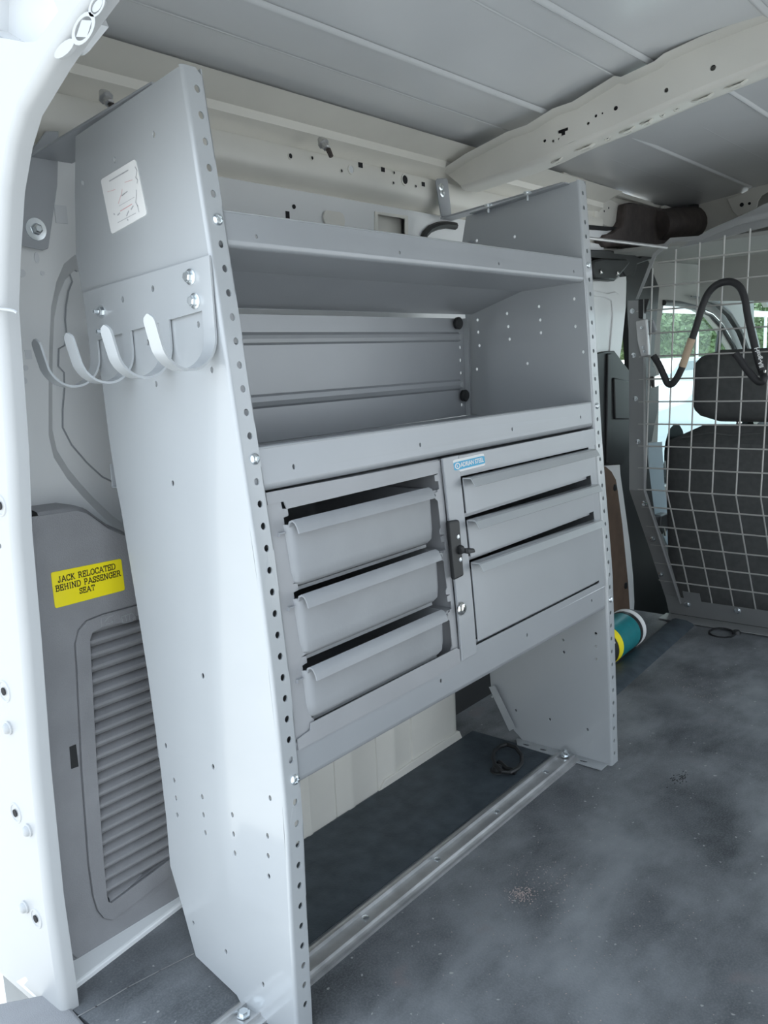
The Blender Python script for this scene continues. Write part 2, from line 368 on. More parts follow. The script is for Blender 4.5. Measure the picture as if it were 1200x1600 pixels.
# left side: upper rail with its row of holes, then the inner side panel, swept along the van
RW = .395
railp = [(.335, 1.229), (.372, 1.217), (.378, 1.213), (.392, 1.209), (.394, 1.196), (.402, 1.191), (.415, 1.180), (.418, 1.172), (.398, 1.168), (.395, 1.163), (.395, 1.135), (.400, 1.122), (.412, 1.113), (.418, 1.106), (.410, 1.098), (.402, 1.094)]
wl = struct(MB().strip(railp, [-.13 + k * .12 for k in range(10)] + [1.0, 1.3, 1.68], lambda x, a, b_: (x, a, b_)).build('wall_left', CREAM, smooth=True))
wl['label'] = 'cream upper side rail of the van body, pierced with holes, above the shelves'
def wallhole(name, x, z, rx, rz_=None, y=RW, n=12, square=False, m_=BLACK):
    rz_ = rz_ or rx
    if square: o_ = [(x - rx, z - rz_), (x + rx, z - rz_), (x + rx, z + rz_), (x - rx, z + rz_)]
    else: o_ = [(x + rx * math.cos(6.2832 * k / n), z + rz_ * math.sin(6.2832 * k / n)) for k in range(n)]
    MB().plate(o_, [], lambda u, v, w_: (u, y - .0012 + w_, v), .0014).build(name, m_, wl)
    if not square:
        MB().plate([((u - x) * 1.35 + x, (v - z) * 1.35 + z) for u, v in o_], [o_], lambda u, v, w_: (u, y - .0018 + w_, v), .002).build('hole_rim', CREAM, wl)
for (x, z), r_, sq in zip([(0.4737, 1.1516),(0.5265, 1.1563),(0.6015, 1.1455),(0.628, 1.1513),(0.6556, 1.163),(0.7208, 1.1641),(0.7539, 1.1628),(0.7506, 1.1436),(0.7875, 1.1542),(0.8224, 1.1466),(0.8485, 1.1535)],
                          [.0042, .003, .0028, .0065, .0055, .005, .0025, .0028, .0085, .0028, .005], [0, 0, 0, 0, 1, 1, 0, 0, 0, 0, 1]):
    wallhole('rail_hole', x, z, r_, r_ * .8 if sq else r_, square=sq, m_=(BLACK if r_ != .0065 else ROOF))
# inner side panel under the rail
sp_ = [(0.7081, 1.0833),(0.796, 1.0837),(0.7935, 1.0466),(0.7052, 1.043)]
inner = [(-.13, 0.0), (1.7, 0.0), (1.7, .45), (1.7, 1.1), (-.13, 1.1)]
rec = [(0.058, 0.9646),(0.0405, 0.9518),(0.0265, 0.9278),(0.015, 0.8943),(0.0062, 0.8442),(-0.003, 0.7769),(-0.0092, 0.726),(-0.0055, 0.6953),(0.0105, 0.6642),(0.0297, 0.6373),(0.0489, 0.6132),(0.0813, 0.5775),(0.1266, 0.5397),(0.2037, 0.4772)]
recess = rec + [(.22, .56), (.26, .62), (.27, .80), (.24, .93), (.16, .985)]
sh = struct(MB().plate(inner, [recess, rrect(sp_[3][0] + .003, sp_[1][0], sp_[3][1] + .0, sp_[1][1] + .002, .003)], lambda u, v, w_: (u, .402 + w_, v), .0015).build('wall_left_panel', WHITE))
# sloped wall and floor of the stamped recess
cx_, cz_ = .15, .77
n = len(recess); vs = [(u, .4028, v) for u, v in recess] + [(lerp(u, cx_, .13), .428, lerp(v, cz_, .10)) for u, v in recess]
MB().add(vs, [(i, (i + 1) % n, (i + 1) % n + n, i + n) for i in range(n)]).add([(lerp(u, cx_, .13), .428, lerp(v, cz_, .10)) for u, v in recess], [tuple(range(n))]).build('recess', WHITE, sh, smooth=True)
cut = [(0.0729, 0.9459),(0.0665, 0.949),(0.0611, 0.9444),(0.0644, 0.9317),(0.057, 0.9185),(0.0505, 0.8968),(0.0475, 0.8795),(0.0473, 0.8622),(0.0424, 0.8448),(0.0332, 0.8406),(0.0295, 0.8173),(0.037, 0.8083),(0.0355, 0.7881),(0.0289, 0.7576),(0.026, 0.7329),(0.0366, 0.7077),(0.0564, 0.6809),(0.0794, 0.6566),(0.1044, 0.6418)]
MB().tube([(u, .4265, v) for u, v in cut], .0013, 5).build('panel_edge_seam', GREY, sh)
cutp = cut + [(.16, .70), (.16, .9)]
MB().plate(cutp, [], lambda u, v, w_: (u, .4262 + w_, v), .001).build('inner_skin', WHITE, sh)
wallb = MB().box(.70, .80, .418, .42, 1.03, 1.09).build('window_pocket', CREAM, sh)
for (x, z), rx, r2, sq in zip([(0.4825, 1.0721),(0.4659, 1.0568),(0.0435, 1.0154),(0.0021, 0.9568),(-0.0206, 0.9362),(-0.0247, 0.833),(-0.0304, 0.8159),(-0.035, 0.7995),(0.0077, 0.9377)], [.0038, .0042, .0088, .0035, .005, .0045, .0035, .0045, .003],
                             [.0038, .006, .0115, .007, .005, .006, .0035, .0045, .003], [0, 1, 1, 0, 0, 1, 0, 0, 0]):
    if (x, z) == (0, 0): continue
    o_ = [(x - rx, z - r2), (x + rx, z - r2), (x + rx, z + r2), (x - rx, z + r2)] if sq else [(x + rx * math.cos(.5236 * k), z + r2 * math.sin(.5236 * k)) for k in range(12)]
    MB().plate(o_, [], lambda u, v, w_: (u, .4008 + w_, v), .0013).build('panel_hole', BLACK if x > .3 else ROOF, sh)
x_, z_ = (0.58, 1.0604)
MB().plate(rrect(x_ - .028, x_ + .028, z_ - .014, z_ + .014, .012), [], lambda u, v, w_: (u, .401 - w_ , v), .004).build('embossed_pad', CREAM, sh, bevel=.003)
ar = [(0.8459, 1.0466),(0.8531, 1.0573),(0.8715, 1.069),(0.8991, 1.0778),(0.9294, 1.0831),(0.965, 1.0838)]
MB().tube([(p[0], .399, p[1]) for p in ar], .008, 8).build('grommet_arc', DARK, sh, smooth=True)
o4 = [(p[0], p[1]) for p in [(0.6984, 1.0867),(0.8021, 1.0889),(0.799, 1.0419),(0.6947, 1.0372)]]
MB().plate(o4, [[(p[0] , p[1]) for p in [(0.7075, 1.0818),(0.7912, 1.0817),(0.7887, 1.0435),(0.7046, 1.0415)]]], lambda u, v, w_: (u, .400 + w_, v), .0025).build('pocket_rim', CREAM, sh, bevel=.001)
# wheel well box behind the shelf unit, with creased face
wx = [(0.3349,),(0.4098,),(0.4588,),(0.5239,),(0.5661,),(0.623,),(0.732,)]
we = [.12, .33, .338, .346, .404, .4055, .407, .437, .441, .452, .456, .519, .521, .523, .561, .565, .577, .581, .626, .629, .632, .775, .788, .797, .802, .806]
wd = [.31, .31, .307, .31, .31, .3125, .31, .31, .3075, .3075, .31, .31, .3125, .31, .31, .3075, .3075, .31, .31, .3135, .31, .309, .313, .322, .338, .40]
prof = [(0, 0.0), (0, .27), (.02, .32), (.09, .34)]
struct(MB().strip(prof, list(range(len(we))), lambda i, a, b_: (we[i], wd[i] + a, b_)).build('wall_left_wheel_well', CREAM, smooth=True))
struct(MB().box(.10, .12, .30, .40, 0, .34).build('wall_left_well_end', CREAM))
struct(MB().plate([(.522, 0), (.538, .016), (.70, .020), (.79, .020), (.80, 0)], [], lambda u, v, w_: (u, .3055 + w_, v), .008).build('trim_6', CREAM, bevel=.002), 'cream sealing seam along the foot of the wheel well')
# dark sheet between the wheel well and the side door
struct(poly_wall('wall_left_dark_sheet', DARK, [(.81, 0), (1.3, 0), (1.3, .45), (.92, .45), (.83, .36)], 'y', .385, .01))

# rear body frame (door opening) : ring of white painted steel
pin = [(-0.0095, 1.1138),(0.022, 1.1021),(0.0735, 1.0807),(0.1317, 1.0516),(0.1559, 1.0269),(0.1803, 0.9885),(0.2029, 0.9284),(0.2194, 0.8775),(0.2242, 0.8238),(0.2336, 0.7263),(0.249, 0.6306),(0.2575, 0.4993),(0.2724, 0.3333),(0.2801, 0.1574),(0.2756, 0.0318)]
pin = [(-.30, 1.175), (-.12, 1.158)] + [(-.05, 1.136)] + pin + [(.276, -.02)]
left = pin[::-1]
right = [(-.6 - y, z) for y, z in pin if y > -.29]
opening = left + right            # inner edge from left bottom, over the top, to right bottom
def frame_hole(c, a, b_, rot=0, n=14):
    return [(c[0] + a * math.cos(t_) * math.cos(rot) - b_ * math.sin(t_) * math.sin(rot), c[1] + a * math.cos(t_) * math.sin(rot) + b_ * math.sin(t_) * math.cos(rot)) for t_ in [6.2832 * k / n for k in range(n)]]
big = [(0.052, 1.1211),(0.0498, 1.1164),(0.0556, 1.1143),(0.0842, 1.1046),(0.0935, 1.1032),(0.109, 1.1066),(0.1773, 1.1304),(0.224, 1.1573),(0.2099, 1.2053),(0.073, 1.1633),(0.055, 1.1271)]
fh = [big]
ph = [(-0.0093, 1.1045),(0.0135, 1.0928),(0.0468, 1.0855),(0.2711, 0.6615),(0.285, 0.6132),(0.3215, 0.4276),(0.3336, 0.2624),(0.3151, 0.1217)]
fh.append(frame_hole(ph[0], .008, .0038, -.2)); fh.append([(ph[1][0] + .013, ph[1][1] - .003), (ph[1][0] + .002, ph[1][1] + .0075), (ph[1][0] - .013, ph[1][1] + .003), (ph[1][0] - .003, ph[1][1] - .0075)])
fh.append(frame_hole(ph[2], .017, .0055, -.12))
fh += [frame_hole(ph[3], .0045, .0045), frame_hole(ph[4], .003, .003), frame_hole(ph[5], .0052, .0052), frame_hole(ph[6], .005, .005), frame_hole(ph[7], .005, .005)]
R_ = .010
def offs(P, d):
    out = []
    for i, p in enumerate(P):
        a = P[max(i - 1, 0)]; b_ = P[min(i + 1, len(P) - 1)]; dx, dy = b_[0] - a[0], b_[1] - a[1]; l = math.hypot(dx, dy)
        out.append((p[0] + dy / l * d, p[1] - dx / l * d))
    return out
face = offs(opening, R_)
if face[0][0] < opening[0][0]: face = offs(opening, -R_)
outer = face + [(-1.25, -.02), (-1.25, 1.36), (.62, 1.36), (.62, -.02)]
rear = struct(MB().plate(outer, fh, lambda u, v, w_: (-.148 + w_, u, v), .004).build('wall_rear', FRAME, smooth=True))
rear['label'] = 'white painted rear door frame of the van with clip holes'
ROT = -1 if offs(opening, .01)[0][0] < opening[0][0] else 1
shade_outline = offs(opening, ROT * .016)
MB().plate(shade_outline + [(-1.2, -.02), (-1.2, 1.30), (.60, 1.34), (.60, -.02)], [big], lambda u, v, w_: (-.130 + w_, u, v), .002).build('frame_hole_shade', TRIM, rear)  # darker tone put in for the cavity shade behind the frame holes
mb = MB(); no = len(opening); st = []
vs = []; fs = []
steps = [(1, 0.0)] + [(1 - math.sin(math.radians(a)), (1 - math.cos(math.radians(a)))) for a in (20, 40, 60, 80, 90)] 
rows = [[(-.148 + (1 - math.cos(a)) * R_, *[lerp(f[k], o_[k], math.sin(a)) for k in (0, 1)]) for f, o_ in zip(face, opening)] for a in [math.radians(q) for q in (0, 18, 36, 54, 72, 90)]]
rows.append([(-.126, o_[0], o_[1]) for o_ in opening])
for r_ in rows: vs += r_
for j in range(len(rows) - 1):
    for i in range(no - 1): fs.append((j * no + i, j * no + i + 1, (j + 1) * no + i + 1, (j + 1) * no + i))
MB().add(vs, fs).build('frame_edge', FRAME, rear, smooth=True)
MB().plate(big, [], lambda u, v, w_: (-.100 + w_, u, v), .002).build('pocket_floor', ROOF, rear)
nb = len(big); MB().add([(-.146, u, v) for u, v in big] + [(-.10, u, v) for u, v in big], [(i, (i + 1) % nb, (i + 1) % nb + nb, i + nb) for i in range(nb)]).build('pocket_wall', ROOF, rear, smooth=True)
for h_, rr_ in ((ph[3], .013), (ph[5], .015), (ph[6], .014), (ph[7], .014)):
    MB().lathe((-.148, h_[0], h_[1]), (-1, 0, 0), [(0, rr_), (.0012, rr_ * .93), (.0012, rr_ * .80), (0.0003, rr_ * .74)], 20).build('clip_hole_ring', FRAME, rear, smooth=True)
    MB().lathe((-.1492, h_[0], h_[1]), (-1, 0, 0), [(0, .005), (.0008, .005)], 14).build('clip_hole', BLACK, rear)
for p in [(0.3215, 0.38),(0.3041, 0.2488),(0.3409, 0.1276)]:
    o = MB().lathe((-.148, p[0], p[1]), (-1, 0, 0), [(0, .0085), (.002, .0085), (.003, .007), (.006, .0062), (.008, .004), (.0085, .001)], 14).build('bump_stop', FRAME, rear, smooth=True)
s0 = [(0.2999, 0.8818),(0.2135, 0.8747),(0.1976, 0.8728),(0.1873, 0.8708),(0.1813, 0.8684)]
MB().tube([(-.1485, p[0], p[1]) for p in s0], .0016, 6).build('sealant_joint', FRAME, rear, smooth=True)
for c_, a_, b2_ in ((ph[0], .013, .0075), (ph[1], .019, .011)):
    o_ = frame_hole(c_, a_, b2_, -.2, 20); i_ = frame_hole(c_, a_ * .72, b2_ * .72, -.2, 20)
    MB().plate(o_, [i_], lambda u, v, w_: (-.148 - w_, u, v), .0008).build('pressed_rim', FRAME, rear, bevel=.0007)

# side of the body between rear frame and wheel well, sill ledge
struct(MB().box(-.14, -.12, .30, .42, -.02, 1.2).build('wall_left_return', WHITE))
sl = [(-0.1198, 0.2803),(-0.0989, 0.3425),(0.0701, 0.3151),(0.0616, 0.2814)]
struct(MB().hexa([(-.15, .30, -.01), (.20, .345, -.01), (.20, .40, -.01), (-.15, .40, -.01), (-.135, .303, .008), (.20, .348, .008), (.20, .40, .012), (-.15, .37, .012)]).build('trim_3', WHITE, bevel=.003))

# outer shell of the van: roof sides, right wall with open side door, cab
struct(MB().box(-.14, 4.0, .46, .47, -.45, -.02).build('wall_left_sill', WHITE))
struct(poly_wall('wall_left_outer', WHITE, [(-.14, -.45), (3.3, -.45), (3.3, -.02), (1.95, -.02), (1.95, 1.3), (-.14, 1.3)], 'y', .47, .01))
rwall = [(-.14, -.45), (3.8, -.45), (3.8, .3), (3.4, .35), (2.95, 1.18), (-.14, 1.25)]
struct(poly_wall('wall_right', WHITE, rwall, 'y', -1.03, .01, holes=[[(.9, -.02), (1.95, -.02), (1.95, 1.12), (.9, 1.12)], [(2.1, .42), (3.0, .42), (2.75, .98), (2.1, 1.0)]]))
struct(MB().box(-.13, .95, -1.02, -.93, 0, .32).build('wall_right_wheel_well', CREAM, bevel=.02))

# ================================================================ side door, sill and cab seen past the unit
d1 = empty('door_1', (1.75, .40, 0)); struct(d1, 'left sliding door: white frame, black trims and brown hardboard lining')
fy = .40
def dpl(name, m_, pts, y, th, holes=(), bevel=.0): return MB().plate(pts, holes, lambda u, v, w_: (u, y + w_, v), th).build(name, m_, d1, bevel=bevel, smooth=True)
dpl('window_frame', WHITE, [(1.5273, 0.9958),(1.6229, 1.0017),(1.7588, 1.0096),(1.82, 1.0269),(1.8514, 1.0358),(1.8563, 1.0066),(1.8527, 0.9326),(1.831, 0.8393),(1.8047, 0.765),(1.7789, 0.6345),(1.5235, 0.6525)], .40, .025, bevel=.006)
dpl('frame_crease', WHITE, [(1.6106, 0.9752),(1.7162, 0.9685),(1.7675, 0.9756),(1.7938, 0.9674),(1.7855, 0.9127),(1.76, 0.7993),(1.7297, 0.7999),(1.7506, 0.9122),(1.7418, 0.9479),(1.6954, 0.9555),(1.6105, 0.9581)], .396, .006, bevel=.003)
dpl('black_trim', DARK, [(1.5012, 0.7906),(1.6826, 0.8059),(1.7422, 0.8066),(1.7686, 0.7915),(1.8508, 0.7443),(1.8809, 0.6273),(1.8733, 0.5104),(1.7988, 0.4679),(1.6579, 0.4813),(1.498, 0.5008)], .388, .02, bevel=.005)
dpl('trim_ridge', DARK, [(1.7295, 0.7301),(1.8327, 0.7164),(1.8482, 0.6103),(1.8437, 0.601),(1.7391, 0.6093)], .382, .008, bevel=.003)
dpl('trim_strip', DARK, [(1.6864, 0.8002),(1.7118, 0.7997),(1.7084, 0.6394),(1.7092, 0.4809),(1.679, 0.4845),(1.6827, 0.6412)], .382, .008, bevel=.003)
dpl('lower_panel', WHITE, [(1.512, 0.5094),(1.7071, 0.4844),(1.8007, 0.4752),(1.8057, 0.4395),(1.8297, 0.367),(1.8798, 0.2064),(1.9062, 0.0966),(1.9177, 0.0089),(1.9133, -0.0263),(1.5071, 0.0654)], .395, .02, bevel=.004)
dpl('hardboard', HARD, [(1.506, 0.5014),(1.692, 0.475),(1.7313, 0.455),(1.7626, 0.4258),(1.7765, 0.3889),(1.8098, 0.2807),(1.8346, 0.1748),(1.855, 0.0878),(1.8712, -0.0148),(1.5007, 0.0203)], .391, .004)
for p in [(1.7539, 0.4039),(1.836, 0.0822)]: MB().lathe((p[0], .391, p[1]), (0, -1, 0), [(0, .011), (.003, .010), (.005, .004)], 12).build('push_pin', DARK, d1, smooth=True)
dpl('door_seal', DARK, [(1.8606, 1.0354),(2.0216, 1.0917),(2.1273, 0.9993),(2.0359, 0.4926),(2.0937, 0.3155),(2.1547, 0.1285),(2.2799, -0.0847),(2.2222, -0.1523),(1.7966, -0.0355),(1.89, 0.2028),(1.8215, 0.3772),(1.816, 0.4728),(1.9101, 0.5059),(1.9059, 0.7816)], .41, .02)
dpl('hinge_bar', DARK, [(1.4883, 1.0649),(1.5702, 1.0755),(1.7017, 1.0831),(1.8545, 1.0829),(1.9012, 1.075),(1.9583, 1.0936),(2.0996, 1.1187),(2.1004, 1.0974),(1.9491, 1.0687),(1.8828, 1.0556),(1.8648, 1.0235),(1.8013, 1.0168),(1.7442, 1.0493),(1.6405, 1.0568),(1.4882, 1.0536)], .38, .02, bevel=.003)
dpl('roller_bracket', DARK, [(1.5827, 1.0493),(1.6499, 1.0585),(1.7981, 1.0661),(1.8251, 1.0571),(1.7896, 1.0372),(1.7462, 1.0137),(1.7206, 1.0002),(1.5904, 0.9995),(1.5788, 1.0257)], .375, .03, bevel=.006)
for p in [(1.6192, 1.019),(1.7263, 1.021)]: MB().lathe((p[0], .375, p[1]), (-.2, -1, .2), [(0, .006), (.006, .0055), (.008, .003)], 8).build('roller_bolt', CHROME, d1, smooth=True)

# upper side of the body above the side door
up = struct(MB().plate([(1.498, 1.2802),(1.6265, 1.2668),(2.0925, 1.2564),(2.2986, 1.2587),(2.5537, 1.307),(2.9193, 1.3894),(2.9727, 1.3241),(2.5614, 1.1832),(2.3158, 1.1286),(1.5679, 1.0766),(1.4946, 1.0715)], [], lambda u, v, w_: (u, .42 + w_, v), .01).build('wall_left_header', CREAM))
MB().plate([(1.469, 1.2643),(1.5959, 1.2555),(2.0553, 1.2539),(2.0656, 1.2494),(2.0608, 1.2412),(1.5958, 1.2424),(1.4686, 1.2424)], [], lambda u, v, w_: (u, .403 + w_, v), .015).build('header_lip', CREAM, up, bevel=.003)
MB().plate([(2.1434, 1.254),(2.225, 1.2528),(2.2142, 1.2438),(2.1332, 1.2432)], [], lambda u, v, w_: (u, .40 + w_, v), .015).build('header_tab', CREAM, up, bevel=.002)
MB().plate([(1.61, 1.2387),(1.7087, 1.2354),(1.8229, 1.2257),(1.8191, 1.1649),(1.7503, 1.1516),(1.6095, 1.1591)], [], lambda u, v, w_: (u, .410 + w_, v), .01).build('header_pad', CREAM, up, bevel=.006)
MB().plate([(1.6566, 1.2276),(1.6764, 1.2282),(1.6723, 1.16),(1.6524, 1.1598)], [], lambda u, v, w_: (u, .406 + w_, v), .01).build('header_rib', CREAM, up, bevel=.003)
for p in [(1.7209, 1.1936),(1.75, 1.2053)]: MB().lathe((p[0], .4101, p[1]), (0, -1, 0), [(0, .003), (.0006, .003)], 8).build('header_hole', BLACK, up)
MB().plate([(1.5486, 1.1236),(1.6442, 1.1351),(1.7887, 1.1442),(1.7974, 1.1378),(1.7045, 1.1197),(1.5484, 1.1071)], [], lambda u, v, w_: (u, .395 + w_, v), .02).build('header_slot', ROOF, up)
MB().plate([(1.5487, 1.14),(1.7376, 1.1502),(1.7973, 1.152),(1.7045, 1.1369),(1.6052, 1.1318),(1.5486, 1.1268)], [], lambda u, v, w_: (u, .392 + w_, v), .004).build('header_gap', BLACK, up)
pad = empty('trim_pad', (1.9, .40, 1.13)); tag(pad, 'dark brown moulded pad in the roof corner over the side door', 'trim pad')
MB().plate([(1.8092, 1.2189),(1.8534, 1.229),(1.9457, 1.2319),(2.1205, 1.2392),(2.2682, 1.2466),(2.2728, 1.1438),(1.9482, 1.1082),(1.6832, 1.0927),(1.6589, 1.1046),(1.667, 1.1222),(1.7036, 1.1287),(1.775, 1.154),(1.7965, 1.1736)], [], lambda u, v, w_: (u, .385 + w_, v), .03).build('pad_body', FOAM, pad, bevel=.008, smooth=True)
cpts = [(2.0453, 0.39, 1.1826),(2.204, 0.39, 1.2011),(2.3475, 0.39, 1.2184)]
MB().tube([cpts[0], cpts[1], cpts[2]], [.044, .052, .054], 18).build('pad_roll', FOAM, pad, smooth=True)
MB().plate([(2.2498, 1.2569),(2.4043, 1.2899),(2.3996, 1.1652),(2.2557, 1.1417)], [], lambda u, v, w_: (u, .37 + w_, v), .05).build('pad_end', DARK, pad, bevel=.004)

# cab side with the driver's window
YC = .45
win = [(2.2691, 0.9557),(2.4224, 0.9549),(2.5826, 0.9425),(2.7216, 0.919),(2.8422, 0.8716),(2.972, 0.8033),(3.1306, 0.7004),(3.2954, 0.5698),(3.4577, 0.4),(3.485, 0.1596),(2.2495, 0.3343),(2.228, 0.4712),(2.2354, 0.6024),(2.2329, 0.8602)]
cab = [(2.0639, 1.2921),(3.9549, 1.5175),(4.0353, 1.013),(3.4903, 0.9707),(3.3666, 1.036),(3.2744, 1.0328),(3.2871, 0.9127),(3.4379, 0.7461),(3.7139, 0.4374),(3.8719, 0.105),(4.0138, -0.9178),(2.1242, -0.3078),(2.1039, 0.6117)]
cs = struct(MB().plate(cab, [win], lambda u, v, w_: (u, YC + w_, v), .02).build('wall_left_cab', HEAD, smooth=True))
wn = struct(MB().plate(win, [], lambda u, v, w_: (u, YC + .012 + w_, v), .003).build('window_1', GLASS)); wn['label'] = "driver's door window behind the mesh partition"
seal = [(p[0], YC - .004, p[1]) for p in [(2.2587, 0.9593),(2.4114, 0.9587),(2.5709, 0.9488),(2.7234, 0.9283),(2.8514, 0.8861),(2.9905, 0.813),(3.1515, 0.7049),(3.3284, 0.5677)]]
MB().tube(seal, .010, 8).build('window_seal', DARK, cs, smooth=True)
MB().tube([(p[0], YC - .012, p[1]) for p in [(2.6351, 0.9381),(2.7197, 0.9278),(2.84, 0.8906),(2.996, 0.8076),(3.1488, 0.7048)]], .004, 6).build('seal_highlight_bead', CHROME, cs, smooth=True)
MB().tube([(p[0], YC - .03, p[1]) for p in [(2.4439, 0.9837),(2.5741, 0.9787),(2.7138, 0.9662),(2.8502, 0.9307),(2.9908, 0.865),(3.1085, 0.7791),(3.2083, 0.6698)]], [.002, .007, .011, .013, .013, .013, .013], 8).build('pillar_handle', DARK, cs, smooth=True)
MB().tube([(p[0], YC + .002, p[1]) for p in [(2.8579, 0.8642),(2.8392, 0.8101),(2.8277, 0.7608)]], .010, 6).build('window_divider', DARK, cs)
MB().plate([(2.0998, 0.9512),(2.2176, 0.9436),(2.2173, 0.7754),(2.1953, 0.5836),(2.1589, 0.5003),(2.0783, 0.5083)], [], lambda u, v, w_: (u, .44 + w_, v), .02).build('door_pillar', HEAD, cs)
MB().plate([(2.1278, 0.499),(2.2445, 0.4916),(2.2729, 0.331),(2.3118, 0.233),(2.4191, 0.022),(2.3672, 0.0572),(2.1955, 0.2252),(2.1488, 0.3044)], [], lambda u, v, w_: (u, .44 + w_, v), .02).build('sill_plate', CARW, cs)
hl = struct(MB().plate([(1.72, .40), (1.72, -1.0), (2.9, -1.0), (2.9, .44), (1.9, .44)], [], lambda u, v, w_: (u, v, 1.075 + (u - 1.72) * .03 + w_), .01).build('ceiling_cab', HEAD))
MB().hexa([(2.9, -1.0, 1.10), (2.95, -1.0, 1.10), (2.95, .44, 1.10), (2.9, .44, 1.10), (2.9, -1.0, 1.16), (2.95, -1.0, 1.16), (2.95, .44, 1.16), (2.9, .44, 1.16)]).build('header_rail', HEAD, hl)
dash = struct(MB().strip([(3.1, -.2), (3.05, .25), (3.12, .42), (3.4, .47), (3.75, .40), (3.8, -.2)], [-1.0, .44], lambda y, a, b_: (a, y, b_)).build('trim_4', DARK, smooth=True))
ws = struct(MB().hexa([(3.8, -1.0, .38), (3.81, -1.0, .38), (3.81, .44, .38), (3.8, .44, .38), (2.95, -1.0, 1.14), (2.96, -1.0, 1.14), (2.96, .44, 1.14), (2.95, .44, 1.14)]).build('window_2', GLASS))
ws['label'] = 'windscreen glass ahead of the seats'

# seat belt hanging on the door pillar
sb = empty('seat_belt', (2.2, .43, .4)); tag(sb, 'black seat belt with a chrome buckle hanging on the door pillar', 'seat belt')
MB().plate([(2.0995, 0.7469),(2.1313, 0.7521),(2.171, 0.6919),(2.1681, 0.6071),(2.1367, 0.5563),(2.1164, 0.5049),(2.0738, 0.5049),(2.0923, 0.6125),(2.1013, 0.6744)], [], lambda u, v, w_: (u, .425 + w_, v), .008).build('webbing', DARK, sb)
MB().plate([(2.072, 0.7207),(2.1359, 0.7244),(2.1479, 0.6926),(2.0782, 0.6836)], [], lambda u, v, w_: (u, .40 + w_, v), .015).build('belt_guide', CHROME, sb, bevel=.003)
MB().plate([(2.1424, 0.2523),(2.2104, 0.2521),(2.2295, 0.2036),(2.1784, 0.1791),(2.1325, 0.2098)], [], lambda u, v, w_: (u, .40 + w_, v), .03).build('buckle', DARK, sb, bevel=.006)
MB().tube([(2.1605, 0.4, 0.2132),(2.1789, 0.4, 0.1786)], .006, 8).build('buckle_tongue', CHROME, sb)

# driver's seat
seat = empty('driver_seat', (2.05, .05, -.2)); tag(seat, 'charcoal fabric driver seat standing behind the mesh partition', 'seat')
def cushion(name, x, y0, y1, z0, z1, th, tilt, r, rows=10):
    """rounded upholstered block: superellipse sections up the height"""
    mb = MB(); vs = []; fs = []; n = 28
    for i in range(rows + 1):
        t_ = i / rows; z = lerp(z0, z1, t_)
        k = min(1, math.sqrt(max(0, 1 - max(0, (abs(t_ - .5) * 2 - (1 - r)) / r) ** 2.2))); k = max(k, .12)
        hw = (y1 - y0) / 2 * (.55 + .45 * k); hd = th / 2 * (.25 + .75 * k)
        for j in range(n):
            a = 6.2832 * j / n; ca, sa = math.cos(a), math.sin(a); p = .45
            vs.append((x + tilt * (z - z0) + hd * math.copysign(abs(ca) ** p, ca), (y0 + y1) / 2 + hw * math.copysign(abs(sa) ** p, sa), z))
    for i in range(rows):
        for j in range(n):
            j2 = (j + 1) % n; fs.append((i * n + j, i * n + j2, (i + 1) * n + j2, (i + 1) * n + j))
    fs.append(tuple(range(n))); fs.append(tuple(rows * n + j for j in range(n)))
    return mb.add(vs, fs).build(name, SEAT, seat, smooth=True)
cushion('backrest', 2.02, -.24, .305, -.10, .578, .16, -.10, .22, 14)
cushion('headrest', 1.96, -.14, .228, .588, .795, .11, -.02, .55, 12)
MB().tube([(1.96, .10, .52), (1.955, .10, .62)], .008, 8).build('headrest_post', CHROME, seat)
MB().tube([(1.96, -.02, .52), (1.955, -.02, .62)], .008, 8).build('headrest_post', CHROME, seat)
MB().box(2.0, 2.55, -.24, .30, -.2, .08).build('seat_base', SEAT, seat, bevel=.05, seg=3)
MB().tube([(1.875, 0.2428, 0.5448),(1.875, 0.1538, 0.5614),(1.875, 0.0999, 0.555),(1.875, -0.003, 0.5641)], .003, 6).build('seam', SEAT, seat)

# ================================================================ outside, seen through the windows
gr = struct(MB().box(-14, 30, -20, 30, -.62, -.58).build('ground', ASPH))
def car(name, x, y, z, ln, wd_, label, cat, h=1.45, group=None, sc_=1.0):
    e = empty(name, (x, y, z)); tag(e, label, cat, group)
    body = [(0, .25), (0, .75), (.25, .95), (ln * .28, 1.0), (ln * .42, h), (ln * .80, h), (ln * .97, .95), (ln, .7), (ln, .25)]
    MB().plate([(x + a, z + b_ * sc_) for a, b_ in body], [], lambda u, v, w_: (u, y + w_, v), wd_).build('body', CARW, e, bevel=.05, seg=3)
    MB().plate([(x + ln * .34, z + 1.02 * sc_), (x + ln * .44, z + (h - .08) * sc_), (x + ln * .6, z + (h - .08) * sc_), (x + ln * .6, z + 1.02 * sc_)], [], lambda u, v, w_: (u, y - .004 + w_, v), .01).build('side_window', CARG, e)
    MB().plate([(x + ln * .62, z + 1.02 * sc_), (x + ln * .62, z + (h - .08) * sc_), (x + ln * .78, z + (h - .08) * sc_), (x + ln * .90, z + 1.02 * sc_)], [], lambda u, v, w_: (u, y - .004 + w_, v), .01).build('side_window', CARG, e)
    for a in (.2, .8):
        for s_ in (0, wd_ - .2): MB().lathe((x + ln * a, y + s_, z + .32), (0, 1, 0), [(0, .30), (.02, .32), (.18, .32), (.2, .30)], 20).build('wheel', DARK, e)
    return e
car('parked_car', 7.3, 2.6, -.58, 4.2, 1.7, 'white car parked nearest, low in the driver window', 'car', 1.22, sc_=.84)
car('parked_car', 15.2, 5.8, -.58, 4.6, 1.8, 'pale car parked farther off against the trees in the driver window', 'car', 1.3, sc_=.93)
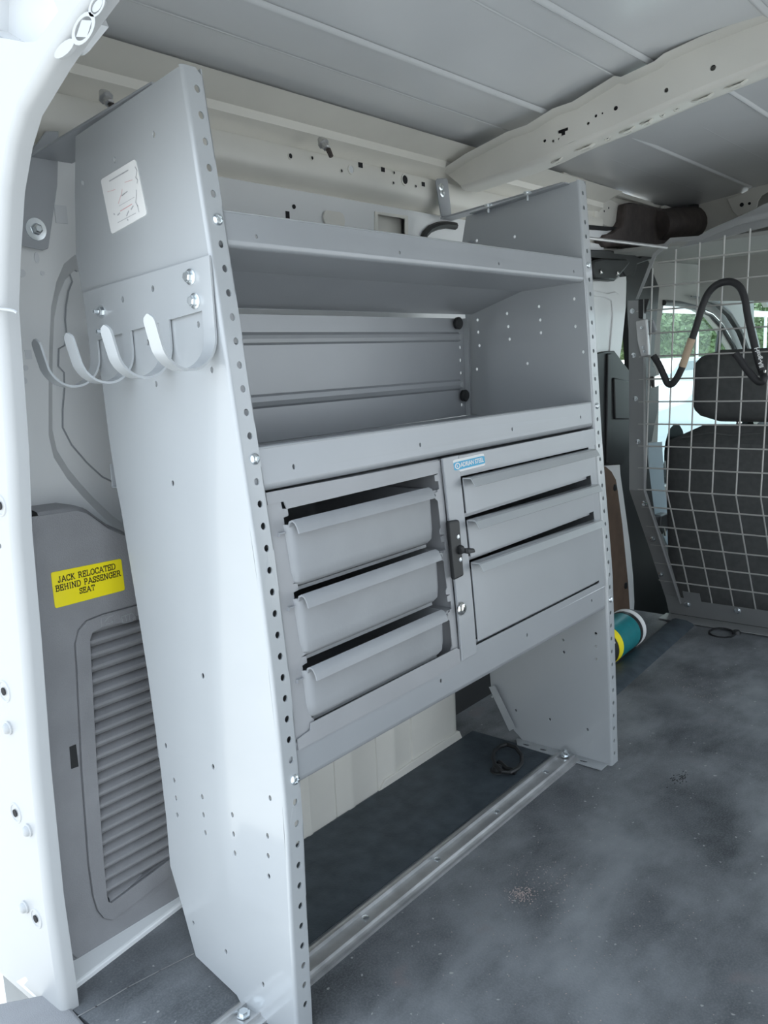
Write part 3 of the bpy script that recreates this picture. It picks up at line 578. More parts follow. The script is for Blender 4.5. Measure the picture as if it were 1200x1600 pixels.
def shrub(name, c, r, nl, label, cat, group=None, trunk=0):
    rnd = random.Random(int(c[0] * 100 + c[1] * 10)); e = empty(name, (c[0], c[1], -.58)); tag(e, label, cat, group)
    mb = MB()
    for i in range(nl):
        th = rnd.random() * 6.283; ph_ = math.acos(rnd.uniform(-1, 1)); rr_ = rnd.uniform(.55, 1.0)
        p = Vector((c[0] + r[0] * rr_ * math.sin(ph_) * math.cos(th), c[1] + r[1] * rr_ * math.sin(ph_) * math.sin(th), c[2] + r[2] * rr_ * math.cos(ph_)))
        a = Vector((rnd.uniform(-1, 1), rnd.uniform(-1, 1), rnd.uniform(-1, 1))).normalized(); b_ = a.orthogonal().normalized(); s_ = rnd.uniform(.05, .12) * r[2] ** .5
        mb.add([p - a * s_, p + b_ * s_ * .6, p + a * s_, p - b_ * s_ * .6], [(0, 1, 2, 3)])
    mb.build('foliage', LEAF, e, fix=False)
    MB().tube([(c[0], c[1], -.58), (c[0], c[1], c[2])], .05 + .04 * trunk, 8).build('trunk', HARD, e)
for x, y, s_, lab in [(32, 14.0, 3.2, 'green leafy tree beyond the farther parked car, first from the door pillar'), (38.5, 14.8, 3.6, 'green leafy tree beyond the farther parked car, second from the door pillar'),
                      (45, 15.2, 3.4, 'green leafy tree right of the window divider, seen through the driver window'), (52, 14.6, 3.6, 'green leafy tree seen through the windscreen corner'),
                      (59, 13.0, 4.2, 'green leafy tree farthest right, filling the windscreen')]:
    shrub('tree', (x, y, s_ * .55), (s_ * .85, s_ * .8, s_ * .72), 7000, lab, 'tree', 'trees beyond the parked vehicles', 1)
for x, lab in [(12.4, 'low bright green bush behind the nearest white car, left one'), (14.1, 'low bright green bush behind the nearest white car, middle one'), (15.8, 'low bright green bush behind the nearest white car, right one')]:
    shrub('bush', (x, 4.65, -.15), (.78, .45, .42), 1800, lab, 'bush', 'bushes behind the nearest car')
cp = empty('canopy', (30, 9.2, -.58)); tag(cp, 'white flat canopy roof on posts crossing in front of the trees', 'canopy')
MB().box(19, 42, 8.6, 9.4, 1.93, 2.06).build('canopy_roof', PAPER, cp, bevel=.02)
for x in (19.5, 27, 34.5, 41.5): MB().tube([(x, 9.0, -.58), (x, 9.0, 1.94)], .06, 8).build('post', PAPER, cp)

# ================================================================ shelf unit
unit = empty('shelving_unit', (L / 2, .15, 0)); tag(unit, 'grey steel van shelving unit with two perforated end panels and three shelves', 'shelving')
ZN = {0: [(-5, 1.0912), (0, .9583), (10, .7045), (25, .3365), (36, .0433)], 1: [(-5, 1.087), (0, .9599), (8, .7548), (16, .5557), (25, .335), (29, .2314), (37, .0219)]}
def hole_z(k, n):
    T_ = ZN[k]; return interp(n, [a for a, _ in T_], [b_ for _, b_ in T_])
EDGE = [[(0.2787, 1.0823),(0.2923, 1.0215),(0.3043, 0.9482),(0.2966, 0.8837),(0.2841, 0.8441),(0.2754, 0.7913),(0.2732, 0.7251),(0.2673, 0.6628),(0.263, 0.6385),(0.2488, 0.5145),(0.2396, 0.4241),(0.232, 0.3118),(0.2293, 0.2177),(0.231, 0.1489),(0.2141, 0.1015),(0.1922, 0.0306),(0.1113, 0.0117)],
        [(.300, 1.079), (.311, 1.032), (.308, .861), (.302, .686), (.295, .45), (.268, .102), (.213, .019)]]
FH = [[(0.1281, 1.0551),(0.2043, 1.0425),(0.2739, 1.0288),(0.1528, 0.8956),(0.213, 0.8885),(0.0785, 0.8513),(0.173, 0.837),(0.2596, 0.8313),(0.0619, 0.8022),(0.1643, 0.7891),(0.1495, 0.6735),(0.1241, 0.4405),(0.2146, 0.3263),(0.1195, 0.3243),(0.2035, 0.2814),(0.2031, 0.2564),(0.2037, 0.2326),(0.1468, 0.2759),(0.1474, 0.2512),(0.1468, 0.2268),(0.09, 0.2702),(0.0906, 0.2446),(0.0912, 0.2187),(0.0188, 0.3145),(0.0282, 0.2638),(0.0298, 0.2378),(0.0314, 0.2107),(0.1909, 0.0808),(0.1261, 0.0675),(0.0575, 0.0536)],
      [(0.191, 1.0268),(0.2764, 1.0302),(0.2795, 0.8777),(0.2787, 0.8538),(0.2765, 0.8272),(0.2111, 0.8854),(0.2088, 0.8608),(0.2064, 0.8362),(0.1408, 0.8934),(0.1384, 0.8684),(0.1373, 0.8445),(0.0678, 0.9017),(0.0655, 0.852),(0.0503, 0.8048),(0.1674, 0.7879),(0.284, 0.7805),(0.0955, 0.2412),(0.0943, 0.216),(0.0254, 0.2668),(0.0255, 0.2409),(0.0242, 0.215),(0.1275, 0.0649),(0.0435, 0.0639),(0.2076, 0.0652)]]
def end_panel(k, x0, fwid):
    zs, ysf = (NZ, NY) if k == 0 else (FZ, FY)
    yfz = lambda z: interp(z, zs, ysf)
    r = .004; top = zs[-1]
    front = [(yfz(z) + r, z) for z in [0.0] + [.08 * i for i in range(1, 14)] + [top - .002]]
    out = front + [(EDGE[k][0][0], EDGE[k][0][1])] + EDGE[k][1:]
    if k == 0: out += [(.105, .004), (.07, .0)]
    else: out += [(.19, 0.0)]
    p = MB().plate(out, [(a, b_, .0024, .0036) if k == 0 else (a, b_, .0028, .0032) for a, b_ in FH[k]], lambda u, v, w_: (x0 + w_, u, v), .0018).build('end_panel', GREYL, unit)
    st = [top * i / 24 for i in range(25)]
    # rolled front corner
    MB().strip([(0.0, r), (r * .08, r * .6), (r * .3, r * .28), (r * .62, r * .07), (r, 0.0)], st, lambda z, a, b_: (x0 + a, yfz(z) + b_, z)).build('panel_corner', GREYL, p, smooth=True)
    hs = []
    for n in range(-5, 38 if k else 37):
        if n in (0, 10, 25): continue
        hs.append((x0 + (.0163 if k == 0 else .0140), hole_z(k, n), .0037, .0040))
    xr = x0 + fwid
    o_ = [(x0 + r, 0.0)] + [(xr, 0.0)] + [(xr, z) for z in st[1:-1]] + [(xr, top - .008), (xr - .008, top)] + [(x0 + r, z) for z in st[::-1][:-1]]
    MB().plate(o_, hs, lambda u, v, w_: (u, yfz(v) + w_, v), .0018, nh=12).build('front_flange', GREYL, p)
    MB().strip([(0, 0), (0, .008)], st[1:], lambda z, a, b_: (xr + a, yfz(z) + b_, z), th=.0012).build('flange_return', GREYL, p)
    return p
pn = end_panel(0, 0.0, .0262); pf = end_panel(1, L, .028)
# bottom foot of the far panel, with slots, and its rear fold
MB().plate([(L - .030, .000), (L, .000), (L, .205), (L - .006, .205), (L - .026, .19)], [(L - .016, .045, .004, .009), (L - .016, .135, .004, .008), (L - .016, .175, .004, .008)], lambda u, v, w_: (u, v, .0012 + w_), .0018).build('foot_flange', GREYL, pf)
tb = [(0.2661, 0.1086),(0.2515, 0.1147),(0.2031, 0.0313),(0.2174, 0.0204)]
MB().plate(tb, [(lerp(tb[0][0], tb[1][0], .5), .088, .002, .003)], lambda u, v, w_: (L - .012 + w_, u, v), .0018).build('rear_fold', GREYL, pf)
MB().hexa([(L - .016, .283, 1.03), (L, .283, 1.03), (L, .289, 1.03), (L - .016, .289, 1.03), (L - .016, .309, .94), (L, .309, .94), (L, .315, .94), (L - .016, .315, .94)]).build('rear_fold', GREY, pf)
MB().strip([(0.0, 0.0), (.018, 0.0)], [.075, .28], lambda y, a, b_: (L - a, y, lerp(1.103, 1.079, (y - .075) / .205) + b_), th=.0018).build('top_fold', GREY, pf)

def shelf(zb, zt, rear, hx, name='shelf', hole_z_=None):
    """tray shelf: front lip with small holes, rolled bottom edge, tray falling slightly to the rear"""
    x0, x1 = .004, .8565; d = .0030; r = .008
    zbx = lambda x: lerp(zb[0], zb[1], (x - x0) / (x1 - x0)); ztx = lambda x: lerp(zt[0], zt[1], (x - x0) / (x1 - x0))
    xs = [lerp(x0, x1, i / 16) for i in range(17)]
    o_ = [(x, 0.0) for x in xs] + [(x, 1.0) for x in xs[::-1]]
    fn = lambda u, v, w_: F(u, lerp(zbx(u) + r, ztx(u) - .0015, v), d + w_)
    sh_ = MB().plate(o_, [(a, b_, .0022, .0030 / .036) for a, b_ in hx], fn, .0015).build(name, GREY, unit)
    MB().strip([(0.0, r), (.0006, r * .55), (.0025, r * .2), (r * .6, 0.0), (r, 0.0), (.05, -.002), (.13, -.006)] , xs,
               lambda x, a, b_: F(x, zbx(x) + b_, d + a), th=.0012).build('rolled_edge', GREY, sh_, smooth=True)
    yb, zr = rear
    MB().strip([(0, 0), (.5, 0), (1, 0)], xs, lambda x, a, b_: (x, lerp(yf(x, zb[0]) + d + .13, yb, a), lerp(zbx(x) - .006, zr, a) + b_), th=.0012).build('tray', GREY, sh_)
    MB().strip([(0, 0), (0, .03)], xs, lambda x, a, b_: (x, yb + a, zr + b_), th=.0012).build('rear_lip', GREY, sh_)
    MB().strip([(0.0, 0.0), (.0004, .0012), (.002, .0018), (.009, .0015)], xs, lambda x, a, b_: F(x, ztx(x) - .0016 + b_, d + a), th=.001).build('top_hem', GREYL, sh_, smooth=True)
    return sh_
sT = shelf((.931, .930), (.9695, .9712), (.292, .889), [(.071, .23), (.325, .24), (.572, .24), (.82, .27)])
sM = shelf((.667, .667), (.7155, .7130), (.284, .660), [(.078, .35), (.322, .36), (.568, .36), (.81, .38)])
sB = shelf((.326, .320), (.375, .366), (.24, .30), [(.316, .62), (.56, .62), (.80, .62)])
# back panel with two pressed ribs
bpz = [(0, .690), (0, .742), (-.005, .746), (-.006, .752), (-.005, .759), (0, .763), (0, .836), (-.005, .840), (-.006, .845), (-.005, .850), (0, .855), (0, .881)]
bk = MB().strip(bpz, [.018, .4, .806], lambda x, a, b_: (x, .292 + a, b_), th=.0012).build('back_panel', GREY, unit)
MB().plate([(.806, .69), (.848, .69), (.848, .881), (.806, .881)], [(.813, z, .0035) for z in (.850, .825, .800, .775, .712)], lambda u, v, w_: (u, .2915 + w_, v), .0012).build('back_flange', GREY, bk)
MB().strip([(0, 0), (-.010, 0)], [.69, .881], lambda z, a, b_: (.826 + b_, .2905 + a, z), th=.001).build('flange_fold', GREYL, bk)
for z in (.752, .845): MB().lathe((.806, .288, z), (0, -1, 0), [(0, .0075), (.003, .006), (.0035, .003)], 12).build('rib_end', GREYL, bk, smooth=True)
for x, y, z in [(0.7981, 0.283, 0.8713),(0.8133, 0.283, 0.7303)]:
    MB().lathe((x, .290, z), (0, -1, 0), [(0, .006), (.002, .0115), (.008, .0120), (.010, .010), (.0105, .001)], 20).build('black_knob', DARK, unit, smooth=True, label='round black plastic fastener')
# front bolts
def bolt_mb(c, ax, r=.0068):
    mb = MB(); mb.lathe(c, ax, [(0, r), (.0010, r), (.0026, r * .86), (.0036, r * .55), (.0039, r * .42), (.0028, r * .36), (.0028, .0)], 18)
    ax = Vector(ax).normalized(); a = ax.orthogonal().normalized(); b_ = ax.cross(a)
    for k in range(6):
        an = 1.047 * k; p = Vector(c) + ax * .0038 + (a * math.cos(an) + b_ * math.sin(an)) * r * .5
        mb.lathe(p - ax * .0012, ax, [(0, r * .16), (.0014, r * .13), (.0018, r * .02)], 6)
    return mb
b0 = None
for k, x, n in [(0, .0163, 0), (0, .0180, 10), (0, .0185, 25), (1, L + .0125, 0), (1, L + .0140, 10), (1, L + .0145, 25)]:
    z = hole_z(k, n); p = F(x, z, 0)
    bolt_mb(p, (0, -1, .05), .0066 if k == 0 else .0058).build('bolt', ZINC, unit, smooth=True)

# ---- white inspection sticker, faded yellow reflection-free label stays off the panel
st_ = [(0.2345, 1.0259),(0.1639, 1.0365),(0.152, 0.9758),(0.2233, 0.9636)]
def rounded_quad(P, r=.004, n=3):
    out = []
    for i in range(4):
        p = Vector(P[i]); a = (Vector(P[i - 1]) - p).normalized() * r; b_ = (Vector(P[(i + 1) % 4]) - p).normalized() * r
        for k in range(n + 1):
            t_ = k / n; out.append(tuple(p + a * (1 - t_) ** 2 + b_ * t_ ** 2))
    return out
stk = MB().plate(rounded_quad(st_), [], lambda u, v, w_: (-.0010 + w_, u, v), .0009).build('sticker', PAPER, unit, label='white paper sticker with faint print and two dark wavy cracks')
def ribbon(mb, pts, wd_, fn):
    for a, b_ in zip(pts[:-1], pts[1:]):
        dx, dy = b_[0] - a[0], b_[1] - a[1]; l = math.hypot(dx, dy) or 1; nx, ny = -dy / l * wd_ / 2, dx / l * wd_ / 2; ex, ey = dx / l * wd_ * .4, dy / l * wd_ * .4
        q = [(a[0] - ex + nx, a[1] - ey + ny), (b_[0] + ex + nx, b_[1] + ey + ny), (b_[0] + ex - nx, b_[1] + ey - ny), (a[0] - ex - nx, a[1] - ey - ny)]
        mb.add([fn(*p) for p in q], [(0, 1, 2, 3)])
sf = lambda u, v: (-.0014, u, v)
mb = MB()
for pl in ([(0.1648, 1.0279),(0.1618, 1.024),(0.1637, 1.0196),(0.1653, 1.0171),(0.1622, 1.0139),(0.1639, 1.0108)], [(0.1663, 1.0037),(0.1673, 0.9977),(0.1696, 0.9912),(0.1667, 0.9867),(0.1652, 0.9803)]): ribbon(mb, pl, .0011, sf)
for pl in ([(0.2063, 0.9826),(0.2022, 0.9842)], [(0.189, 0.9795),(0.1845, 0.9838)], [(0.1793, 0.9851),(0.1751, 0.9879)], [(0.2136, 0.9851),(0.2125, 0.9842)], [(0.1884, 0.9753),(0.1873, 0.9744)]): ribbon(mb, pl, .0016, sf)
mb.build('sticker_cracks', GINK, stk, fix=False)
mb = MB()
def dashes(a, b_, n, wd_, seed):
    rnd = random.Random(seed); t_ = 0
    while t_ < 1:
        l = rnd.uniform(.4, 1.4) / n; p = (lerp(a[0], b_[0], t_), lerp(a[1], b_[1], t_)); q = (lerp(a[0], b_[0], min(1, t_ + l * .75)), lerp(a[1], b_[1], min(1, t_ + l * .75)))
        ribbon(mb, [p, q], wd_, sf); t_ += l
T2 = [(0.2162, 1.0214),(0.1784, 1.0268),(0.2021, 0.9919),(0.1711, 0.997),(0.2077, 0.9744),(0.1715, 0.9798),(0.1952, 1.002),(0.1834, 1.005),(0.1867, 1.0152),(0.1717, 1.0155),(0.2222, 1.0104),(0.2065, 1.0107)]
dashes(T2[0], T2[1], 11, .0013, 1); dashes(T2[2], T2[3], 12, .0005, 2); dashes(T2[4], T2[5], 14, .0007, 3); dashes(T2[6], T2[7], 6, .0010, 4)
mb.build('sticker_print', GINK, stk, fix=False)
mb = MB(); dashes(T2[8], T2[9], 6, .0005, 5); dashes(T2[10], T2[11], 5, .0005, 6)
pk = [(0.2029, 0.9948),(0.1948, 1.0047),(0.1928, 1.0086)]
ribbon(mb, pk, .0007, sf); dashes((0.2005, 0.9861), (0.1771, 0.9903), 9, .0009, 8)
mb.build('sticker_pink_print', PINKINK, stk, fix=False)

# ---- four hook rack bolted to the near panel
hk = empty('hook_rack', (0, .17, .82)); tag(hk, 'light grey four-hook rack bolted to the outside of the near end panel', 'hook rack')
bot = lambda y: interp(y, [.046, .295], [.867, .842])
topz = lambda y: interp(y, [.046, .295], [.920, .903])
TG = [(.0465, .0655, .803, .0), (.1245, .1435, .797, .0), (.199, .217, .793, .0), (.271, .289, .790, .0)]
o_ = [(.0465, topz(.0465)), (.291, topz(.291))]
for i, (a, b_, _, _) in enumerate(TG[::-1]): o_ += [(b_, bot(b_)), (b_, bot(b_) - .006), (a, bot(a) - .006), (a, bot(a))]
MB().plate(o_[:-1] + [o_[-1]], [(0.1486, 0.8952) + (.0026, .0038), (0.2086, 0.8881) + (.0026, .0038)], lambda u, v, w_: (-.0042 + w_, u, v), .0024).build('plate', GREYL, hk)
def hook(a, b_, zlow):
    r = .0355; z0 = zlow + r
    path = [(-.003, bot((a + b_) / 2) - .005), (-.003, z0 + .01)] + [(-.003 - r + r * math.cos(math.radians(t_)), z0 + r * math.sin(math.radians(t_))) for t_ in range(0, -166, -12)]
    e = path[-1]; path += [(e[0] - .0035, e[1] + .014), (e[0] - .0065, e[1] + .027), (e[0] - .0085, e[1] + .036)]
    ss = [0]
    for p, q in zip(path[:-1], path[1:]): ss.append(ss[-1] + math.hypot(q[0] - p[0], q[1] - p[1]))
    T_ = ss[-1]; hw = (b_ - a) / 2; yc = (a + b_) / 2; vs = []; fs = []
    ts = [T_ * k / 44 for k in range(45)]
    def at(s_): return (interp(s_, ss, [p[0] for p in path]), interp(s_, ss, [p[1] for p in path]))
    rows = []
    for s_ in ts:
        w_ = hw if s_ < T_ - hw else hw * math.sqrt(max(.02, 1 - ((s_ - (T_ - hw)) / hw) ** 2))
        p = at(s_); q = at(min(T_, s_ + .002)); p0 = at(max(0, s_ - .002)); dx, dz = q[0] - p0[0], q[1] - p0[1]; l = math.hypot(dx, dz); nx, nz = dz / l * .0013, -dx / l * .0013
        vs += [(p[0] + nx, yc - w_, p[1] + nz), (p[0] + nx, yc + w_, p[1] + nz), (p[0] - nx, yc + w_, p[1] - nz), (p[0] - nx, yc - w_, p[1] - nz)]
    for i in range(len(ts) - 1):
        for k in range(4): fs.append((i * 4 + k, i * 4 + (k + 1) % 4, (i + 1) * 4 + (k + 1) % 4, (i + 1) * 4 + k))
    fs += [(0, 1, 2, 3), tuple(len(vs) - 4 + k for k in range(4))]
    return MB().add(vs, fs).build('hook', GREYL, hk, smooth=True)
for a, b_, zl, _ in TG: hook(a, b_, zl)
for y, z in [(0.0793, 0.9012),(0.0751, 0.8757)]:
    MB().lathe((-.0042, y, z), (-1, 0, 0), [(0, .0085), (.0015, .0085), (.0018, .0062)], 20).lathe((-.006, y, z), (-1, 0, 0), [(0, .0058), (.005, .0058), (.0062, .0045)], 6).build('hex_bolt', ZINC, hk)
for y, z in [(0.2542, 0.8773),(0.2517, 0.8539)]:
    MB().lathe((-.0042, y, z), (-1, 0, 0), [(0, .0075), (.0012, .0075)], 18).lathe((-.0054, y, z), (-1, 0, 0), [(0, .0055), (.0045, .0055), (.005, .004)], 6).lathe((-.010, y, z), (-1, 0, 0), [(0, .0028), (.006, .0026), (.0065, .001)], 10).build('stud_nut', ZINC, hk)

# ================================================================ bin rack and its three plastic bins
rk = empty('bin_rack', (.21, .14, .37)); tag(rk, 'taupe rack holding three plastic bins, left of the locking drawer cabinet', 'rack')
def fp(name, m_, out, d, th, parent, holes=(), bevel=0, dz=.05):
    return MB().plate(dense(out, dz), holes, lambda u, v, w_: F(u, v, d + w_), th).build(name, m_, parent, bevel=bevel)
fp('top_rail', TAUPE, [(.030, .6655), (.3635, .6625), (.3635, .652), (.356, .652), (.356, .645), (.058, .643), (.055, .652), (.030, .652)], .003, .0015, rk)
def stile(side):
    pts = []
    xo = .028 if side == 0 else .3638
    sx = lambda t_: (.046 + t_) if side == 0 else (.3625 - t_)
    pts = [(xo, .652), (sx(.005), .652)]
    for k in range(3):
        zt = .641 - .0865 * k
        pts += [(sx(.006), zt + .003), (sx(.014), zt + .002), (sx(.014), zt - .006), (sx(.006), zt - .007), (sx(.006), zt - .018), (sx(.011), zt - .0185), (sx(.011), zt - .021),
                (sx(.018), zt - .022), (sx(.0185), zt - .030), (sx(.013), zt - .034), (sx(.012), zt - .072), (sx(.016), zt - .076), (sx(.016), zt - .0815)]
    pts += [(sx(.008), .384), (sx(.008), .379), (xo, .379)]
    return fp('left_stile' if side == 0 else 'right_stile', TAUPE, pts if side == 0 else pts, .004, .0015, rk)
stile(0); stile(1)
fp('bottom_rail', TAUPE, [(.030, .367), (.3635, .3665), (.3635, .388), (.356, .392), (.054, .391), (.052, .383), (.030, .380)], .001, .0015, rk)
MB().strip([(0, 0), (.25, 0)], [.03, .362], lambda x, a, b_: F(x, .3675 + b_, .002 + a), th=.0015).build('rack_floor', TAUPE, rk)
MB().strip([(0, 0), (.235, 0)], [.03, .362], lambda x, a, b_: F(x, .663 + b_, .004 + a), th=.001).build('rack_roof', TAUPE, rk)
for x in (.030, .3625): MB().plate([(.006, .37), (.25, .37), (.25, .66), (.006, .66)], [], lambda u, v, w_: F(x + w_, v, u), .001).build('side_sheet', TAUPE, rk)
MB().plate([(.03, .37), (.363, .37), (.363, .66), (.03, .66)], [], lambda u, v, w_: F(u, v, .25 + w_), .001).build('back_sheet', TAUPE, rk)
for k in range(3):
    for x in (.034, .344):
        zt = .622 - .0865 * k
        MB().hexa([F(x, zt - .003, .006), F(x + .018, zt - .003, .006), F(x + .018, zt - .003, .24), F(x, zt - .003, .24), F(x, zt, .006), F(x + .018, zt, .006), F(x + .018, zt, .24), F(x, zt, .24)]).build('bin_runner', TAUPE, rk)
def make_bin(k, label):
    zt = (.626, .5405, .4555)[k]; zb = (.552, .4695, .3935)[k]; g = 'grey plastic bins in the rack'
    x0, x1 = .048, .331
    e = empty('storage_bin', F((x0 + x1) / 2, zb, .1)); tag(e, label, 'bin', g)
    def P(x, z, d): return F(x, z, d)
    # tub, open on top, tapering downward with rounded corners
    mb = MB(); vs = []; fs = []; lev = [(0, .012), (.003, .004), (.008, 0.0), (.055, -.0015), (1.0, -.003)]
    H = zt - zb; rings = []
    def ring(z, ins, inner=0.0):
        a0, a1, b0_, b1 = x0 + ins + inner, x1 - ins - inner, -.004 + ins + inner, .235 - ins - inner
        return [(u, v, z) for u, v in rrect(a0, a1, b0_, b1, max(.003, .014 - inner), 5)]
    for z, ins in ((zb, .014), (zb + .002, .007), (zb + .007, .003), (zb + .02, .0015), (zt, 0.0)): rings.append(ring(z, ins))
    for z, ins in ((zt, .0), (zb + .01, .003), (zb + .004, .01)): rings.append(ring(z, ins, .0022))
    n = len(rings[0])
    for r_ in rings: vs += [P(u, z, v) for u, v, z in r_]
    for j in range(len(rings) - 1):
        for i in range(n): fs.append((j * n + i, j * n + (i + 1) % n, (j + 1) * n + (i + 1) % n, (j + 1) * n + i))
    fs += [tuple(range(n)), tuple((len(rings) - 1) * n + i for i in range(n))]
    MB().add(vs, fs).build('tub', BIN, e, smooth=True)
    MB().strip([(-.003, .0005), (-.005, .0055), (-.0085, .0070), (-.012, .0055), (-.0145, .0005), (-.016, -.0058)], [x0 + .004 + (x1 - x0 - .020) * i / 6 for i in range(7)],
               lambda x, a, b_: F(x, zt - .003 + b_, a), th=-.0022).build('pull_lip', BIN, e, smooth=True)
    MB().strip([(0, 0), (-.002, 0), (-.002, .004), (0, .0045)], [x0 + .014, x1 - .012], lambda x, a, b_: F(x, zb - .0055 + b_, a + .012), closed=True).build('base_ridge', BIN, e)
    MB().strip([(0, 0), (.009, .0), (.010, -.004)], [.0, .22], lambda d, a, b_: F(x0 - a, zt - .007 + b_, d), th=-.002).build('side_rim', BIN, e, smooth=True)
    MB().strip([(0, 0), (.009, .0), (.010, -.004)], [.0, .22], lambda d, a, b_: F(x1 + a, zt - .007 + b_, d), th=.002).build('side_rim', BIN, e, smooth=True)
    return e
make_bin(0, 'grey plastic bin in the top slot of the rack'); make_bin(1, 'grey plastic bin in the middle slot of the rack'); make_bin(2, 'grey plastic bin in the bottom slot of the rack, its lip scuffed')

# ================================================================ locking drawer cabinet
cb = empty('drawer_cabinet', (.61, .14, .37)); tag(cb, 'grey steel three-drawer cabinet with black latch and round lock', 'cabinet')
front = [(.366, .6645), (.8565, .6640), (.8565, .3665), (.366, .3685)]
dh = [[(.408, .634), (.831, .632), (.831, .378), (.408, .381)]]
fp('face_frame', GREY, front, .0015, .0015, cb, holes=[dense(dh[0], .05)])
fp('left_stile', GREY, [(.3655, .6655), (.4045, .6655), (.4045, .3700), (.3655, .3700)], -.0015, .003, cb, bevel=.0008)
fp('top_rail', GREY, [(.4057, .6640), (.8565, .6645), (.8565, .6345), (.4057, .6390)], -.0008, .002, cb, bevel=.0008)
MB().hexa([F(.366, .368, .004), F(.8565, .368, .004), F(.8565, .368, .25), F(.366, .368, .25), F(.366, .369, .004), F(.8565, .369, .004), F(.8565, .369, .25), F(.366, .369, .25)]).build('floor_sheet', GREY, cb)
MB().hexa([F(.366, .662, .004), F(.8565, .662, .004), F(.8565, .662, .25), F(.366, .662, .25), F(.366, .663, .004), F(.8565, .663, .004), F(.8565, .663, .25), F(.366, .663, .25)]).build('roof_sheet', GREY, cb)
for x in (.366, .8555): MB().plate([(.004, .37), (.25, .37), (.25, .66), (.004, .66)], [], lambda u, v, w_: F(x + w_, v, u), .001).build('side_sheet', GREY, cb)
MB().plate([(.366, .37), (.8565, .37), (.8565, .66), (.366, .66)], [], lambda u, v, w_: F(u, v, .25 + w_), .001).build('back_sheet', GREY, cb)
for i, ((zl0, zr0), (zl1, zr1)) in enumerate([((.630, .628), (.579, .581)), ((.568, .563), (.5145, .514)), ((.505, .4975), (.387, .384))]):
    x0, x1 = .4105, .829
    def zz(x, t_): return lerp(lerp(zl1, zl0, t_), lerp(zr1, zr0, t_), (x - x0) / (x1 - x0))
    dr = MB().plate([(x0, 0), (x1, 0), (x1, 1), (x0, 1)], [], lambda u, v, w_: F(u, zz(u, v), -.001 + w_), .002).build('drawer', GREY, cb, bevel=.0006)
    mb = MB()
    for x in (x0 + .006, x1 - .007): mb.hexa([F(x, zz(x, 0) + .004, .001), F(x + .001, zz(x, 0) + .004, .001), F(x + .001, zz(x, 0) + .004, .23), F(x, zz(x, 0) + .004, .23), F(x, zz(x, 1) - .01, .001), F(x + .001, zz(x, 1) - .01, .001), F(x + .001, zz(x, 1) - .01, .23), F(x, zz(x, 1) - .01, .23)])
    mb.hexa([F(x0 + .006, zl1 + .003, .001), F(x1 - .006, zr1 + .003, .001), F(x1 - .006, zr1 + .003, .23), F(x0 + .006, zl1 + .003, .23), F(x0 + .006, zl1 + .004, .001), F(x1 - .006, zr1 + .004, .001), F(x1 - .006, zr1 + .004, .23), F(x0 + .006, zl1 + .004, .23)])
    mb.build('drawer_box', GREY, dr)
    MB().strip([(0.0, 0.0), (-.0135, .0006), (-.0150, -.0004), (-.0205, -.0105)], [x0, .62, .8275], lambda x, a, b_: F(x, zz(x, 1) + b_, a), th=-.0018).build('handle', GREYL, dr, label='full-width folded steel pull lip')
    MB().strip([(0.0, 0.0), (.0, .006)], [x0 + .001, x1 - .001], lambda x, a, b_: F(x, zz(x, 0) - .0075 + b_, .010 + a), th=.001).build('lower_edge', GREY, dr)
# latch
la = fp('latch', DARK, [(0.3549, 0.5777),(0.3805, 0.576),(0.378, 0.4945),(0.3548, 0.4933)], -.008, .007, cb, bevel=.0025)
MB().hexa([F(.377, .528, -.020), F(.394, .527, -.022), F(.394, .527, -.012), F(.377, .528, -.008), F(.377, .536, -.018), F(.394, .533, -.021), F(.394, .533, -.012), F(.377, .536, -.008)]).build('lever', DARK, la, bevel=.002)
MB().strip([(0, 0), (-.005, -.0015), (-.008, -.008), (-.005, -.012), (0, -.013)], [.370, .378], lambda x, a, b_: F(x, .5405 + b_, -.008 + a), closed=True).build('lever_hub', DARK, la, bevel=.001)
for z in (.5525, .5195):
    MB().lathe(F(.3725, z, -.008), (0, -1, 0), [(0, .0036), (.001, .0034), (.0014, .002), (.0006, .0016)], 14).build('screw', ZINC, la, smooth=True)
LX, LZ = (0.3713, 0.4471)
MB().lathe(F(*(0.3713, 0.4471), -.0015), (0, -1, 0), [(0, .0098), (.002, .0098), (.0045, .0080), (.0055, .0060), (.0057, .001)], 24).build('lock', CHROME, cb, smooth=True, label='round chrome key lock')
MB().hexa([F(LX + a, LZ + c, -.0015 - b_) for c in (-.003, .003) for a, b_ in ((-.0005, .0062), (.0005, .0062), (.0005, .005), (-.0005, .005))]).build('key_slot', BLACK, cb)
# ---- text helper
def text_geo(body, size, align='CENTER', sx=1.0, bold=0.0):
    cu = bpy.data.curves.new('t', 'FONT'); cu.body = body; cu.size = size; cu.align_x = align; cu.align_y = 'CENTER'; cu.offset = bold; cu.resolution_u = 3
    ob = bpy.data.objects.new('t', cu); COL.objects.link(ob); dg = bpy.context.evaluated_depsgraph_get(); me = ob.evaluated_get(dg).to_mesh()
    vs = [(v.co.x * sx, v.co.y) for v in me.vertices]; fs = [tuple(p.vertices) for p in me.polygons]
    ob.evaluated_get(dg).to_mesh_clear(); bpy.data.objects.remove(ob); bpy.data.curves.remove(cu); return vs, fs
def text_on(name, body, size, fn, m_, parent, sx=1.0, bold=0.0):
    vs, fs = text_geo(body, size, sx=sx, bold=bold); return MB().add([fn(u, v) for u, v in vs], fs).build(name, m_, parent, fix=False)
ks = [(0.3889, 0.6601),(0.4745, 0.6607),(0.4731, 0.6425),(0.3904, 0.6415)]
ko = Vector(ks[3]); ku = Vector(ks[2]) - ko; kv = Vector(ks[0]) - ko
